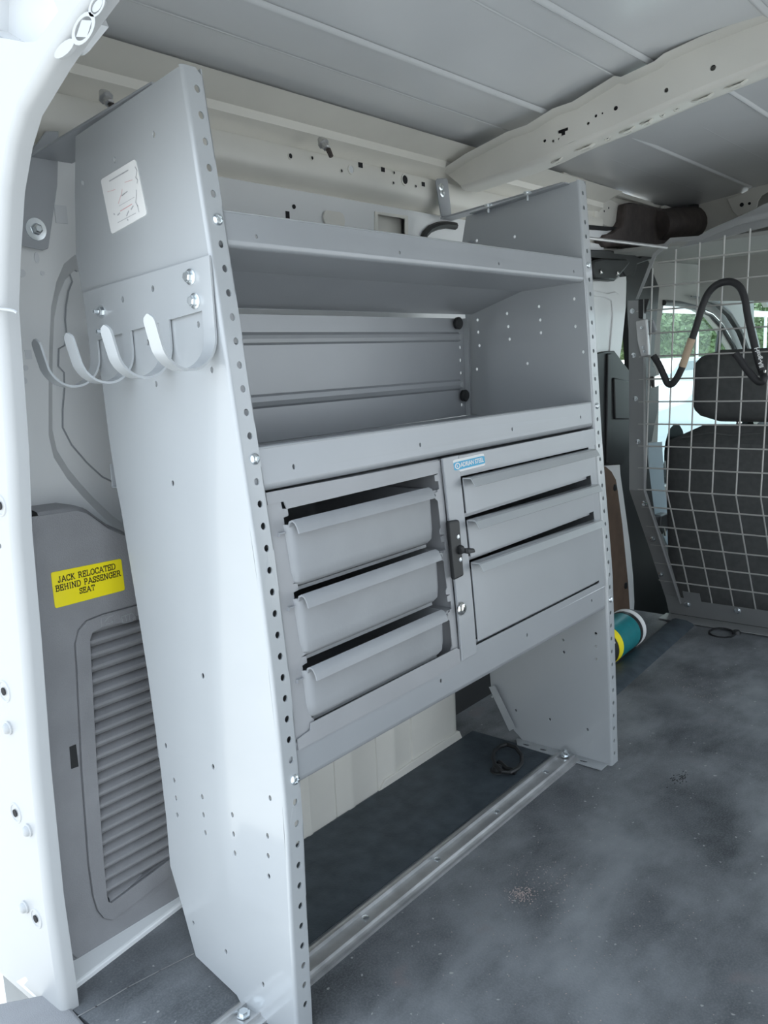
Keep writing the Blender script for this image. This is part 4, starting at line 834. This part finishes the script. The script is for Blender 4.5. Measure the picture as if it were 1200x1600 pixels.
def kf(d): return lambda s_, t_, w_=0: F(*(ko + ku * s_ + kv * t_), d + w_)
sk = MB().plate(rrect(0, 1, 0, 1, .08), [], lambda u, v, w_: kf(-.0016)(u, v, w_), .0006).build('sticker', PAPER, cb, label='blue and white maker sticker')
MB().plate(rrect(0, 1, .17, .80, .08), [], lambda u, v, w_: kf(-.0019)(u, v, w_), .0002).build('blue_band', BLUE, sk)
text_on('lettering', 'ADRIAN STEEL', .34, lambda u, v: kf(-.0021)(.58 + u * .335, .49 + v * 1.45), PAPER, sk, bold=.010)
MB().plate([(.11 + .085 * math.cos(.3927 * k), .48 + .25 * math.sin(.3927 * k)) for k in range(16)], [[(.11 + .055 * math.cos(.3927 * k), .48 + .165 * math.sin(.3927 * k)) for k in range(16)]], lambda u, v, w_: kf(-.0021)(u, v, w_), .0001).build('round_logo', PAPER, sk)
MB().plate([(.09, .40), (.12, .40), (.12, .44), (.105, .44), (.105, .58), (.09, .58)], [], lambda u, v, w_: kf(-.0021)(u, v, w_), .0001).build('logo_mark', PAPER, sk)

# ================================================================ straps fixing the unit to the roof rail
s1 = empty('mounting_strap', (.02, .39, 1.0)); tag(s1, 'blue-grey steel strap from the near end panel down to the side wall bolt', 'strap')
vb = [(0.0029, 1.084),(0.0294, 1.1154),(0.0476, 1.1185),(0.0374, 1.0495),(0.0149, 0.9687),(0.0075, 0.9657),(-0.0232, 0.9698),(-0.0239, 0.9784),(-0.0072, 1.044)]
MB().plate(vb, [], lambda u, v, w_: (u, .392 + w_, v), .0035).build('bracket', GREY, s1, bevel=.001)
MB().hexa([(.004, .13, 1.107), (.055, .13, 1.107), (.062, .392, 1.080), (.004, .392, 1.080), (.004, .13, 1.110), (.055, .13, 1.110), (.062, .392, 1.0835), (.004, .392, 1.0835)]).build('strap_bar', GREY, s1, bevel=.001)
c_ = (-0.0002, 0.9912)
MB().lathe((c_[0], .392, c_[1]), (0, -1, 0), [(0, .014), (.0016, .014), (.002, .009)], 24).lathe((c_[0], .390, c_[1]), (0, -1, 0), [(0, .0075), (.004, .007), (.0065, .004)], 6).build('bolt', ZINC, s1, smooth=True)
s2 = empty('mounting_strap', (.9, .38, 1.1)); tag(s2, 'grey steel strap from the top of the far end panel up to the roof rail', 'strap')
bz = [(0.8723, 1.1615),(0.8792, 1.1661),(0.9088, 1.1712),(0.9155, 1.1683),(0.9257, 1.0996),(0.9207, 1.094),(0.8975, 1.0905),(0.8885, 1.0934)]
MB().plate(bz, [], lambda u, v, w_: (u, .380 + w_, v), .003).build('bracket', GREY, s2, bevel=.0015)
bx0, bx1 = min(p[0] for p in bz[4:]), max(p[0] for p in bz[4:])
MB().hexa([(L - .001, .09, 1.106), (L + .030, .09, 1.106), (bx1, .383, 1.088), (bx0, .383, 1.088), (L - .001, .09, 1.1095), (L + .030, .09, 1.1095), (bx1, .383, 1.0915), (bx0, .383, 1.0915)]).build('strap_bar', GREY, s2)
for p in [(0.8876, 1.1505),(0.8914, 1.1385)]: MB().lathe((p[0], .380, p[1]), (0, -1, 0), [(0, .008), (.002, .0075), (.003, .004), (.006, .0035)], 12).build('screw', ZINC, s2, smooth=True)
for p in [(0.2405, 1.0776),(0.1552, 1.0881)]:
    MB().lathe((L - .012, p[0], 1.113 - .11 * (p[0] - .05)), (0, 0, -1), [(0, .008), (.002, .008), (.0022, .0055), (.007, .0055), (.0072, .003), (.016, .003), (.0165, .001)], 12).build('bolt', ZINC, s2)
# brown push clips hanging from the rail
for i, (px, lab) in enumerate([((0.5308, 0.37, 1.1763), 'brown plastic retainer clip on the roof rail over the top shelf'), ((0.1083, 0.37, 1.167), 'brown plastic retainer clip on the roof rail behind the near end panel')]):
    e = empty('retainer_clip', px); tag(e, lab, 'clip')
    MB().lathe(px, (0, -.5, -.6), [(-.012, .004), (0, .010), (.002, .010), (.003, .006), (.012, .0065), (.013, .004)], 8).build('clip_cap', ALU, e)
    p2 = (px[0] + .002, px[1] - .009, px[2] - .011)
    MB().lathe(p2, (.05, -.4, -.9), [(0, .0045), (.014, .004), (.0145, .001)], 8).build('clip_stem', FOAM, e)

# ================================================================ quarter trim panel with louvred vent
qt = empty('quarter_trim', (.02, .36, 0)); tag(qt, 'dark grey plastic quarter trim panel with louvred vent and yellow label', 'trim panel')
YQ = .345
q0 = [(-0.0665, 0.6299),(-0.0112, 0.6283),(0.0022, 0.6226),(0.0151, 0.6108),(0.0311, 0.5965),(0.0557, 0.5821)]
q1 = [(-0.0803, -0.0001),(-0.0948, 0.024),(-0.0982, 0.1133),(-0.0969, 0.2529),(-0.0914, 0.3854),(-0.0827, 0.5126),(-0.0753, 0.5867),(-0.0746, 0.6197)]
qo = q0 + [(.12, .56), (.20, .53), (.20, -.012)] + [q1[0]] + q1[1:]
vent = [(0.0607, 0.4792),(0.0077, 0.4801),(-0.0169, 0.4776),(-0.0303, 0.468),(-0.0369, 0.452),(-0.0389, 0.4122),(-0.0482, 0.2778),(-0.0541, 0.1375),(-0.0531, 0.0879),(-0.0489, 0.0637),(-0.0407, 0.0469),(-0.0284, 0.0376)]
vo = vent + [(.15, .062), (.15, .487)]
hol = [(0.0591, 0.4646),(0.0109, 0.4646),(-0.0113, 0.4599),(-0.0162, 0.4504),(-0.0186, 0.4057),(-0.0269, 0.2688),(-0.0325, 0.1261),(-0.0331, 0.0767),(-0.0321, 0.0681),(-0.0275, 0.0634)] + [(.135, .086), (.135, .466)]
qb = MB().plate(qo, [vo], lambda u, v, w_: (u, YQ + w_, v), .004).build('body', TRIM, qt, bevel=.002)
# rounded rear edge turning to the wall
edge = [q0[0]] + q1[::-1]
MB().strip([(0, 0), (-.008, .002), (-.014, .009), (-.016, .022), (-.016, .055)], list(range(len(edge))), lambda i, a, b_: (edge[i][0] + a * .85, YQ + b_, edge[i][1])).build('edge_return', TRIM, qb, smooth=True)
te = q0[::-1]
MB().strip([(0, 0), (.004, .003), (.006, .012), (.006, .055)], list(range(len(te))), lambda i, a, b_: (te[i][0], YQ + b_, te[i][1] + a)).build('top_return', TRIM, qb, smooth=True)
MB().plate(vo, [hol], lambda u, v, w_: (u, YQ - .003 + w_, v), .006).build('vent_frame', TRIM, qt, bevel=.002, seg=3)
n = len(hol); vs = [(u, YQ, v) for u, v in hol] + [(u, YQ + .012, v) for u, v in hol]
MB().add(vs, [(i, (i + 1) % n, (i + 1) % n + n, i + n) for i in range(n)]).build('vent_wall', TRIM, qt)
xl = lambda z: interp(z, [p[1] for p in hol[9::-1]], [p[0] for p in hol[9::-1]])
src = None
for k in range(-1, 22):
    z = .073 + .0181 * k; x0 = xl(z + .008) + .0
    MB().strip([(.013, 0.0), (.009, .002), (.004, .005), (.0015, .009), (.002, .0125), (.006, .0155), (.011, .0172), (.013, .0182)], [x0, .135], lambda x, a, b_: (x, YQ + a, z + b_ - .09 * 0)).build('louvre', TRIM, qt, smooth=True)
e0 = [(0.003, 0.4784),(0.0579, 0.4787),(0.0569, 0.4602),(0.0023, 0.464)]
MB().plate(e0, [], lambda u, v, w_: (u, YQ - .0038 + w_, v), .001).build('emblem_plate', TRIM, qt, bevel=.0005)
mb = MB(); ef = lambda u, v: (u, YQ - .0042, v)
for pl in ([(0.008, 0.4706),(0.0145, 0.4753),(0.0205, 0.4755)], [(0.0095, 0.4666),(0.0154, 0.4659),(0.0208, 0.469),(0.0183, 0.4651)], [(0.0341, 0.47),(0.0508, 0.4712),(0.0544, 0.4665),(0.0516, 0.4597),(0.0351, 0.4605),(0.0341, 0.47)], [(0.0402, 0.4693),(0.0414, 0.4616)], [(0.0464, 0.4695),(0.0465, 0.4611)]): ribbon(mb, pl, .0012, ef)
mb.build('emblem', TAUPE, qt, fix=False, label='embossed jack symbols above the vent')
MB().plate([(-0.0618, 0.3139),(-0.0524, 0.3138),(-0.0524, 0.2823),(-0.0627, 0.2829)], [], lambda u, v, w_: (u, YQ - .0012 + w_, v), .001).build('finger_notch', DARK, qt)
# yellow label
yl = [(-0.0594, 0.554),(0.0446, 0.5508),(0.0456, 0.5056),(-0.0591, 0.5059)]
ylab = MB().plate(rounded_quad(yl, .003), [], lambda u, v, w_: (u, YQ - .001 + w_, v), .0008).build('yellow_label', YELLOW, qt, label='yellow JACK RELOCATED BEHIND PASSENGER SEAT label')
Y0 = Vector(yl[3]); YU = Vector(yl[2]) - Y0; YV = Vector(yl[0]) - Y0
GL = {'A': (.82, [[(.06, 0), (.41, 1), (.76, 0)], [(.2, .34), (.62, .34)]], [(.06, 0), (.76, 0)]), 'B': (.7, [[(.12, 0), (.12, 1), (.42, 1), (.55, .88), (.55, .65), (.42, .53), (.12, .53)], [(.42, .53), (.6, .4), (.6, .13), (.45, 0), (.12, 0)]], [(.08, 0), (.08, 1)]),
      'C': (.75, [[(.66, .75), (.6, .93), (.4, 1), (.2, .92), (.08, .7), (.08, .3), (.2, .08), (.4, 0), (.6, .07), (.68, .25)], [(.66, 1), (.66, .72)]], []), 'D': (.8, [[(.12, 0), (.12, 1), (.42, 1), (.62, .88), (.7, .65), (.7, .35), (.62, .12), (.42, 0), (.12, 0)]], [(.08, 0), (.08, 1)]),
      'E': (.68, [[(.58, .78), (.58, 1), (.12, 1), (.12, 0), (.6, 0), (.6, .24)], [(.12, .52), (.44, .52)], [(.44, .64), (.44, .4)]], [(.08, 0), (.08, 1)]), 'G': (.8, [[(.66, .75), (.6, .93), (.4, 1), (.2, .92), (.08, .7), (.08, .3), (.2, .08), (.4, 0), (.6, .07), (.68, .15), (.68, .42)], [(.66, 1), (.66, .72)], [(.5, .42), (.8, .42)]], []),
      'H': (.82, [[(.14, 0), (.14, 1)], [(.66, 0), (.66, 1)], [(.14, .52), (.66, .52)]], [(.14, 0), (.14, 1), (.66, 0), (.66, 1)]), 'I': (.4, [[(.2, 0), (.2, 1)]], [(.2, 0), (.2, 1)]), 'J': (.55, [[(.36, 1), (.36, .2), (.28, .02), (.14, 0), (.04, .12), (.04, .25)]], [(.36, 1)]),
      'K': (.8, [[(.14, 0), (.14, 1)], [(.62, 1), (.14, .42)], [(.3, .6), (.68, 0)]], [(.14, 0), (.14, 1), (.62, 1), (.68, 0)]), 'L': (.66, [[(.14, 1), (.14, 0), (.6, 0), (.6, .26)]], [(.14, 0), (.14, 1)]), 'N': (.84, [[(.14, 0), (.14, 1), (.68, 0), (.68, 1)]], [(.14, 0), (.12, 1), (.68, 1)]),
      'O': (.8, [[(.4, 1), (.2, .92), (.08, .7), (.08, .3), (.2, .08), (.4, 0), (.6, .08), (.72, .3), (.72, .7), (.6, .92), (.4, 1)]], []), 'P': (.68, [[(.14, 0), (.14, 1), (.44, 1), (.58, .88), (.58, .6), (.44, .48), (.14, .48)]], [(.14, 0), (.1, 1)]),
      'R': (.78, [[(.14, 0), (.14, 1), (.44, 1), (.58, .88), (.58, .62), (.44, .5), (.14, .5)], [(.4, .5), (.68, 0)]], [(.14, 0), (.1, 1), (.7, 0)]), 'S': (.62, [[(.52, .76), (.46, .94), (.3, 1), (.12, .93), (.08, .75), (.16, .6), (.42, .45), (.54, .3), (.5, .08), (.3, 0), (.14, .06), (.07, .24)], [(.53, 1), (.53, .72)], [(.07, 0), (.07, .28)]], []),
      'T': (.74, [[(.06, .76), (.06, 1), (.68, 1), (.68, .76)], [(.37, 0), (.37, 1)]], [(.37, 0)]), ' ': (.45, [], [])}
asp = YU.length / YV.length
def serif_line(body, cv, h, wid, c=.5):
    tot = sum(GL[ch][0] + .08 for ch in body); sx = wid / tot; u = c - wid / 2; mb = MB()
    fn = lambda a, b_: (lambda q: (q[0], YQ - .0014, q[1]))(Y0 + YU * a / asp + YV * b_)
    for ch in body:
        wd_, strokes, ser = GL[ch]
        for s_ in strokes: ribbon(mb, [((u + p[0] * sx) * asp, cv + p[1] * h) for p in s_], h * .165, fn)
        for p in ser: ribbon(mb, [((u + (p[0] - .13) * sx) * asp, cv + p[1] * h), ((u + (p[0] + .13) * sx) * asp, cv + p[1] * h)], h * .09, fn)
        u += (wd_ + .08) * sx
    return mb.build('lettering', INK, ylab, fix=False)
serif_line('JACK RELOCATED', .685, .155, .82, .49); serif_line('BEHIND PASSENGER', .455, .155, .93, .50); serif_line('SEAT', .235, .145, .225, .46)

# rear scuff plate
sc = tag(MB().hexa([(-.30, .26, -.03), (-.137, .17, -.03), (-.139, .318, -.03), (-.30, .45, -.03), (-.30, .26, .001), (-.145, .20, .004), (-.131, .318, .004), (-.30, .45, .001)]).build('scuff_plate', TRIM, bevel=.004),
         'grey plastic scuff plate at the rear door sill, bottom left corner', 'scuff plate')

# ================================================================ floor: L-track rail, tie-down ring, canister
rl = empty('floor_rail', (.4, .085, 0)); tag(rl, 'aluminium floor rail running under the shelf unit between its feet', 'rail')
rp = [(.058, .0), (.0585, .004), (.062, .005), (.068, .005), (.0685, .010), (.0715, .010), (.072, .004), (.095, .004), (.0955, .010), (.0985, .010), (.099, .006), (.108, .004), (.113, .001), (.113, 0)]
MB().strip(rp, [-.07, .3, .845], lambda x, a, b_: (x, a + interp(x, [-.07, .845], [-.002, -.004]), b_), closed=True).build('track', ALU, rl)
for x in (.05, .22, .40, .58, .76): MB().lathe((x, .083, .004), (0, 0, 1), [(0, .006), (.002, .0055), (.003, .003)], 12).build('rivet', ZINC, rl, smooth=True)
MB().lathe((.838, .082, .006), (0, 0, 1), [(0, .010), (.002, .010), (.0022, .0065), (.007, .0065), (.008, .004), (.014, .0035)], 12).build('stud_bolt', ZINC, rl)
MB().lathe((-.012, .085, .005), (0, 0, 1), [(0, .009), (.002, .009), (.0022, .006), (.006, .006)], 6).build('end_clip', ZINC, rl)
td = empty('tie_down_ring', (.75, .165, 0)); tag(td, 'black tie-down ring lying on the mat behind the floor rail', 'ring')
rc = [(0.8059, 0.1986, 0.012),(0.8035, 0.1759, 0.012),(0.7805, 0.1489, 0.012),(0.752, 0.1323, 0.012),(0.7265, 0.1274, 0.012),(0.7055, 0.1306, 0.012),(0.7, 0.143, 0.012)]
rc2 = [(0.7, 0.143, 0.012),(0.7139, 0.1691, 0.012),(0.7387, 0.1906, 0.012),(0.7672, 0.2039, 0.012),(0.7902, 0.2059, 0.012),(0.8059, 0.1986, 0.012)]
MB().tube(rc + rc2[1:], .0042, 8, caps=False).build('ring', DARK, td, smooth=True)
bc = (0.7135, 0.1646, 0.004)
MB().lathe((bc[0], bc[1], 0), (0, 0, 1), [(0, .016), (.004, .015), (.0045, .010), (.012, .0095), (.014, .007), (.0145, .001)], 16).build('ring_bolt', DARK, td, smooth=True)
MB().tube([(0.7373, 0.1749, 0.006),(0.7208, 0.1471, 0.006),(0.7239, 0.1288, 0.006)], .007, 8).build('ring_strap', DARK, td, smooth=True)

cn = empty('canister', (1.45, .21, 0)); tag(cn, 'teal and yellow banded canister lying on its side past the far end panel', 'canister')
ca = Vector((1.30, .243, .053)); cbv = Vector((1.52, .252, .053)); ax = (cbv - ca).normalized(); CL = (cbv - ca).length
for nm, m_, t0, t1, r_ in (('rear_cap', PAPER, -.02, .012, .046), ('dark_band', DARK, .012, .045, .0515), ('yellow_band', YELLOW, .045, .075, .052), ('teal_wrap', TEAL, .075, CL - .025, .0515), ('far_band', DARK, CL - .025, CL - .008, .052), ('far_cap', PAPER, CL - .008, CL + .012, .0535)):
    MB().lathe(ca + ax * t0, ax, [(0, r_ * .93), (.002, r_), (t1 - t0 - .001, r_), (t1 - t0, r_ * .97)], 36).build(nm, m_, cn, smooth=True)
for an in (2.25, 2.6):
    p = ca + ax * .030 + Vector((0, math.cos(an) * .0518, math.sin(an) * .0518)); MB().lathe(p, (0, math.cos(an), math.sin(an)), [(0, .004), (.0008, .0035)], 10).build('print_dot', PAPER, cn)
# raised edge strip of the mat in front of the canister
struct(MB().strip([(0, 0), (.010, .006), (.03, .012), (.075, .014), (.088, .010), (.092, 0)], [.90, 1.22, 1.41, 1.63, 1.80], lambda x, a, b_: (x, interp(x, [.9, 1.22, 1.86], [.118, .133, .165]) + a * .75, b_)).build('trim_7', RUBBER, smooth=True), 'raised black edge strip of the floor mat beside the canister')
td2 = empty('tie_down_ring', (1.76, .07, 0)); tag(td2, 'black tie-down ring on the floor against the partition foot', 'ring')
MB().tube([(1.762 + .030 * math.cos(k * .5236), .072 + .034 * math.sin(k * .5236), .004 + .004 * math.cos(k * .5236)) for k in range(13)], .0035, 6, caps=False).build('ring', DARK, td2, smooth=True)
MB().lathe((1.79, .04, 0), (0, 0, 1), [(0, .012), (.006, .011), (.010, .008), (.0105, .001)], 12).build('ring_bolt', DARK, td2, smooth=True)

struct(MB().plate([(.118, .114), (.84, .112), (.84, .306), (.118, .306)], [], lambda u, v, w_: (u, v, .0005 + w_), .0012).build('under_shelf_shade', RUBBER), 'dark strip standing in for the shade on the floor under the shelf unit')  # shade under the shelves painted as a thin dark sheet
# dark dirt mark and grit on the floor mat
gt = MB(); rnd = random.Random(5)
cx0, cy0 = (0.8815, -0.1342)
for k in range(60):
    x = cx0 + rnd.gauss(0, .012); y = cy0 + rnd.gauss(0, .006); s_ = rnd.uniform(.001, .003)
    gt.add([(x, y, .0), (x + s_, y, 0), (x, y + s_, 0), (x + s_ * .3, y + s_ * .3, s_ * .8)], [(0, 1, 2), (0, 1, 3), (1, 2, 3), (0, 2, 3)])
tag(gt.build('grit', DARK, fix=False), 'scatter of dark grit on the floor mat near the far end panel', 'grit', kind='stuff')
gt = MB()
for cxy, sp2, nn in (((0.405, -0.0698), .010, 240), ((0.4627, -0.0873), .03, 90), ((0.3859, -0.1493), .12, 240), ((1.3279, -0.027), .05, 120)):
    for k in range(nn):
        x = cxy[0] + rnd.gauss(0, sp2); y = cxy[1] + rnd.gauss(0, sp2); s_ = rnd.uniform(.0006, .0018)
        gt.add([(x, y, .0), (x + s_, y, 0), (x, y + s_, 0), (x + s_ * .3, y + s_ * .3, s_ * .7)], [(0, 1, 2), (0, 1, 3), (1, 2, 3), (0, 2, 3)])
tag(gt.build('sawdust', SAWD, fix=False), 'pale brown sawdust crumbs scattered on the floor mat', 'sawdust', kind='stuff')
# seam of the floor mat at the rear
sm = [(0.024, 0.2324),(-0.0241, 0.2429),(-0.0688, 0.2514),(-0.1139, 0.2555),(-0.1589, 0.2627)]
mb = MB()
for a, b_ in zip(sm[:-1], sm[1:]): ribbon(mb, [a, b_], .0022, lambda u, v: (u, v, .0006))
struct(mb.build('trim_5', ALU, fix=False), 'pale worn seam in the floor mat by the near end panel')

# ================================================================ mesh partition
pt = empty('mesh_partition', (1.70, -.25, 0)); tag(pt, 'grey steel mesh partition between the load floor and the seats', 'partition')
XPc = 1.647; ZKc = .42; XBt = 1.847; ZBt = .05
def PX(z): return XPc if z >= ZKc else XPc + (ZKc - z) * (XBt - XPc) / (ZKc - ZBt)
def yl_(i, z): return interp(z, [.05, .42, 1.07], [.187, .192, .176]) - .0610 * i
for i in range(-1, 17):
    y = lambda z: yl_(i, z)
    ztop = interp(y(1.05), [-1, .0, .19, .235, .28], [1.10, 1.086, 1.056, 1.02, .97])
    pts = [(PX(z), y(z), z) for z in (.06 if i != 0 else .085, .2, .395, .42, .45, .7, ztop)]
    MB().tube(pts, .0021, 6).build('vertical_wire', WIRE, pt)
for k in range(0, 18):
    z = (.0625 + .0612 * k) if k < 6 else (.4225 + .0607 * (k - 6))
    if k == 0: continue
    y0 = .272 if z < .9 else interp(z, [.9, .94, 1.0, 1.05], [.28, .28, .245, .205])
    if z > 1.06: continue
    MB().tube([(PX(z) - .0042, y0, z), (PX(z) - .0042, -.83, z)], .0021, 6).build('horizontal_wire', WIRE, pt)
def LF(u, z, w_): # sheet on the partition surface: u across, w outward to the rear
    return (PX(z) - w_, u, z)
fl = [(.303, .938), (.299, .70), (.297, .42), (.280, .25), (.262, .05), (.215, .05), (.228, .25), (.250, .42), (.253, .70), (.256, .936)]
MB().plate(dense(fl, .04), [], lambda u, v, w_: LF(u, v, .004 + w_), .002).build('side_flange', PART, pt)
MB().strip([(0, 0), (0, .018)], [.05, .25, .42, .7, .938], lambda z, a, b_: (PX(z) - b_, interp(z, [.05, .42, .94], [.216, .250, .256]), z), th=.0015).build('flange_fold', PART, pt)
MB().plate([(.262, .075), (.262, .008), (-.83, .008), (-.83, .072), (.155, .066), (.155, .095), (.205, .095), (.205, .07)], [], lambda u, v, w_: (PX(v) - .006 - w_, u, v), .002).build('bottom_rail', PART, pt)
MB().box(1.80, 1.862, -.83, .27, .003, .006).build('bottom_foot', PART, pt)
MB().plate([(.283, .94), (.236, 1.052), (.19, 1.088), (.105, 1.083), (.02, 1.112), (-.05, 1.118), (-.83, 1.125), (-.83, 1.095), (-.05, 1.104), (.02, 1.098), (.11, 1.072), (.186, 1.076), (.228, 1.046), (.268, .955), (.276, .94)], [], lambda u, v, w_: (XPc - .003 - w_, u, v), .002).build('top_frame', PART, pt)
MB().plate([(.178, 1.064), (.11, 1.070), (.02, 1.082), (-.05, 1.09), (-.83, 1.095), (-.83, 1.16), (-.05, 1.15), (.02, 1.125), (.105, 1.10)], [], lambda u, v, w_: (XPc + .03 + w_, u, v), .002).build('top_plate', PART, pt)
for p in [(0.2908, 0.9098),(0.2863, 0.7919),(0.28, 0.674),(0.2717, 0.5561)] : MB().lathe((XPc - .006, p[0], p[1]), (-1, 0, 0), [(0, .0075), (.0015, .007), (.0022, .004), (.004, .0036), (.0045, .002)], 10).build('bolt', ZINC, pt, smooth=True)
for p in [(1.6621, 0.2609, 0.3809),(1.7243, 0.2606, 0.2659),(1.7888, 0.2599, 0.1465)] : MB().lathe((PX(p[2]) - .006, p[1], p[2]), (-1, 0, -.4), [(0, .0085), (.002, .008), (.0028, .005), (.009, .0045)], 10).build('bolt', ZINC, pt, smooth=True)
for p in [(0.1986, 0.0512),(0.0529, 0.0541)] + [(-.2, .045), (-.4, .045)]: MB().lathe((PX(p[1]) - .008, p[0], p[1]), (-1, 0, 0), [(0, .011), (.002, .010), (.003, .006), (.007, .0055)], 10).build('bolt', ZINC, pt, smooth=True)
# bracket with latch plate on the upright
lb = [(0.2755, 0.8816),(0.2453, 0.8863),(0.2414, 0.8493),(0.2373, 0.7885),(0.2604, 0.786),(0.2697, 0.8255)]
MB().plate(lb, [], lambda u, v, w_: (1.625 + w_, u, v), .012).build('side_bracket', ALU, pt, bevel=.003)
MB().plate([(0.273, 0.9387),(0.2429, 0.9379),(0.2514, 0.9069),(0.2637, 0.8877),(0.2726, 0.8899)], [], lambda u, v, w_: (1.636 + w_, u, v), .01).build('rubber_block', DARK, pt, bevel=.002)
MB().plate([(0.2558, 0.8823),(0.2416, 0.8847),(0.2324, 0.8555),(0.2412, 0.8441),(0.2554, 0.8432)], [], lambda u, v, w_: (1.66 + w_, u, v), .01).build('plastic_guard', GREY, pt, bevel=.003)
for p in [(0.2529, 0.8113),(0.2492, 0.801),(0.2569, 0.8636)]: MB().lathe((1.624, p[0], p[1]), (-1, 0, 0), [(0, .0045), (.003, .004), (.004, .001)], 8).build('bracket_screw', ZINC, pt, smooth=True)
MB().tube([(1.62, .19, 1.062), (1.30, .35, 1.09), (1.05, .383, 1.10)], .004, 8).build('top_brace', ALU, pt)

# padded W-shaped hanger hooked over the mesh
hg = empty('utility_hanger', (1.60, .07, .72)); tag(hg, 'black foam-covered bent hanger hooked on the partition mesh', 'hanger')
hp = [(1.61, 0.2187, 0.7882),(1.61, 0.2028, 0.7642),(1.61, 0.1886, 0.7337),(1.61, 0.1797, 0.7152),(1.61, 0.1677, 0.7133),(1.61, 0.1544, 0.7296),(1.61, 0.1398, 0.7604),(1.61, 0.1272, 0.7991),(1.61, 0.1147, 0.8341),(1.61, 0.1025, 0.8733),(1.61, 0.092, 0.909),(1.61, 0.0798, 0.9363),(1.61, 0.0628, 0.9536),(1.61, 0.0428, 0.961),(1.61, 0.0197, 0.9589),(1.61, 0.001, 0.9434),(1.61, -0.0104, 0.9149),(1.61, -0.0175, 0.8777),(1.61, -0.026, 0.8418),(1.61, -0.0362, 0.8027),(1.61, -0.0464, 0.7636),(1.61, -0.0562, 0.7369)]
hp2 = [(1.59, -0.0617, 0.7375),(1.59, -0.0665, 0.725),(1.59, -0.0624, 0.7159),(1.59, -0.052, 0.7161),(1.59, -0.0366, 0.732),(1.59, -0.0194, 0.7542),(1.59, -0.0067, 0.7733),(1.59, 0.0028, 0.7862)]
def smoothpath(P, n=4):
    P = [Vector(p) for p in P]; out = []
    for i in range(len(P) - 1):
        p0, p1, p2, p3 = P[max(i - 1, 0)], P[i], P[i + 1], P[min(i + 2, len(P) - 1)]
        for k in range(n):
            t_ = k / n; out.append(.5 * ((2 * p1) + (p2 - p0) * t_ + (2 * p0 - 5 * p1 + 4 * p2 - p3) * t_ ** 2 + (3 * p1 - p0 - 3 * p2 + p3) * t_ ** 3))
    return out + [P[-1]]
MB().tube(smoothpath(hp + hp2[1:]), .0090, 10).build('foam_tube', FOAMB, hg, smooth=True)
tn = [(1.608, 0.1172, 0.8278),(1.608, 0.1218, 0.8135),(1.608, 0.1407, 0.7573)]
MB().tube([tn[0], tn[2]], .0098, 12).build('kraft_sleeve', TAN, hg, smooth=True, label='tan paper sleeve around the tube')
MB().tube([(1.598, 0.0007, 0.789),(1.598, -0.012, 0.7698),(1.598, -0.0278, 0.7475),(1.598, -0.045, 0.7252),(1.598, -0.0556, 0.7188),(1.598, -0.0628, 0.7264),(1.598, -0.0652, 0.7432)], .0035, 6).build('tube_highlight', CHROME, hg, smooth=True, label='bright highlight line on the black tube, built as a thin rod')  # the tube's highlight, modelled as a bright chrome line
hl_ = Vector(hp[18]); dn_ = (Vector(hp[21]) - Vector(hp[17])).normalized()
lc = Vector((1.598, -0.0491, 0.7854)); le = Vector((1.598, -0.0574, 0.7558)); du = (le - lc).normalized(); dv = du.cross(Vector((-1, 0, 0))).normalized()
text_on('lettering', 'Hang-All', .0145, lambda u, v: tuple(lc + du * (u + .012) + dv * v + Vector((-.0035, 0, 0))), PAPER, hg, bold=.0004)
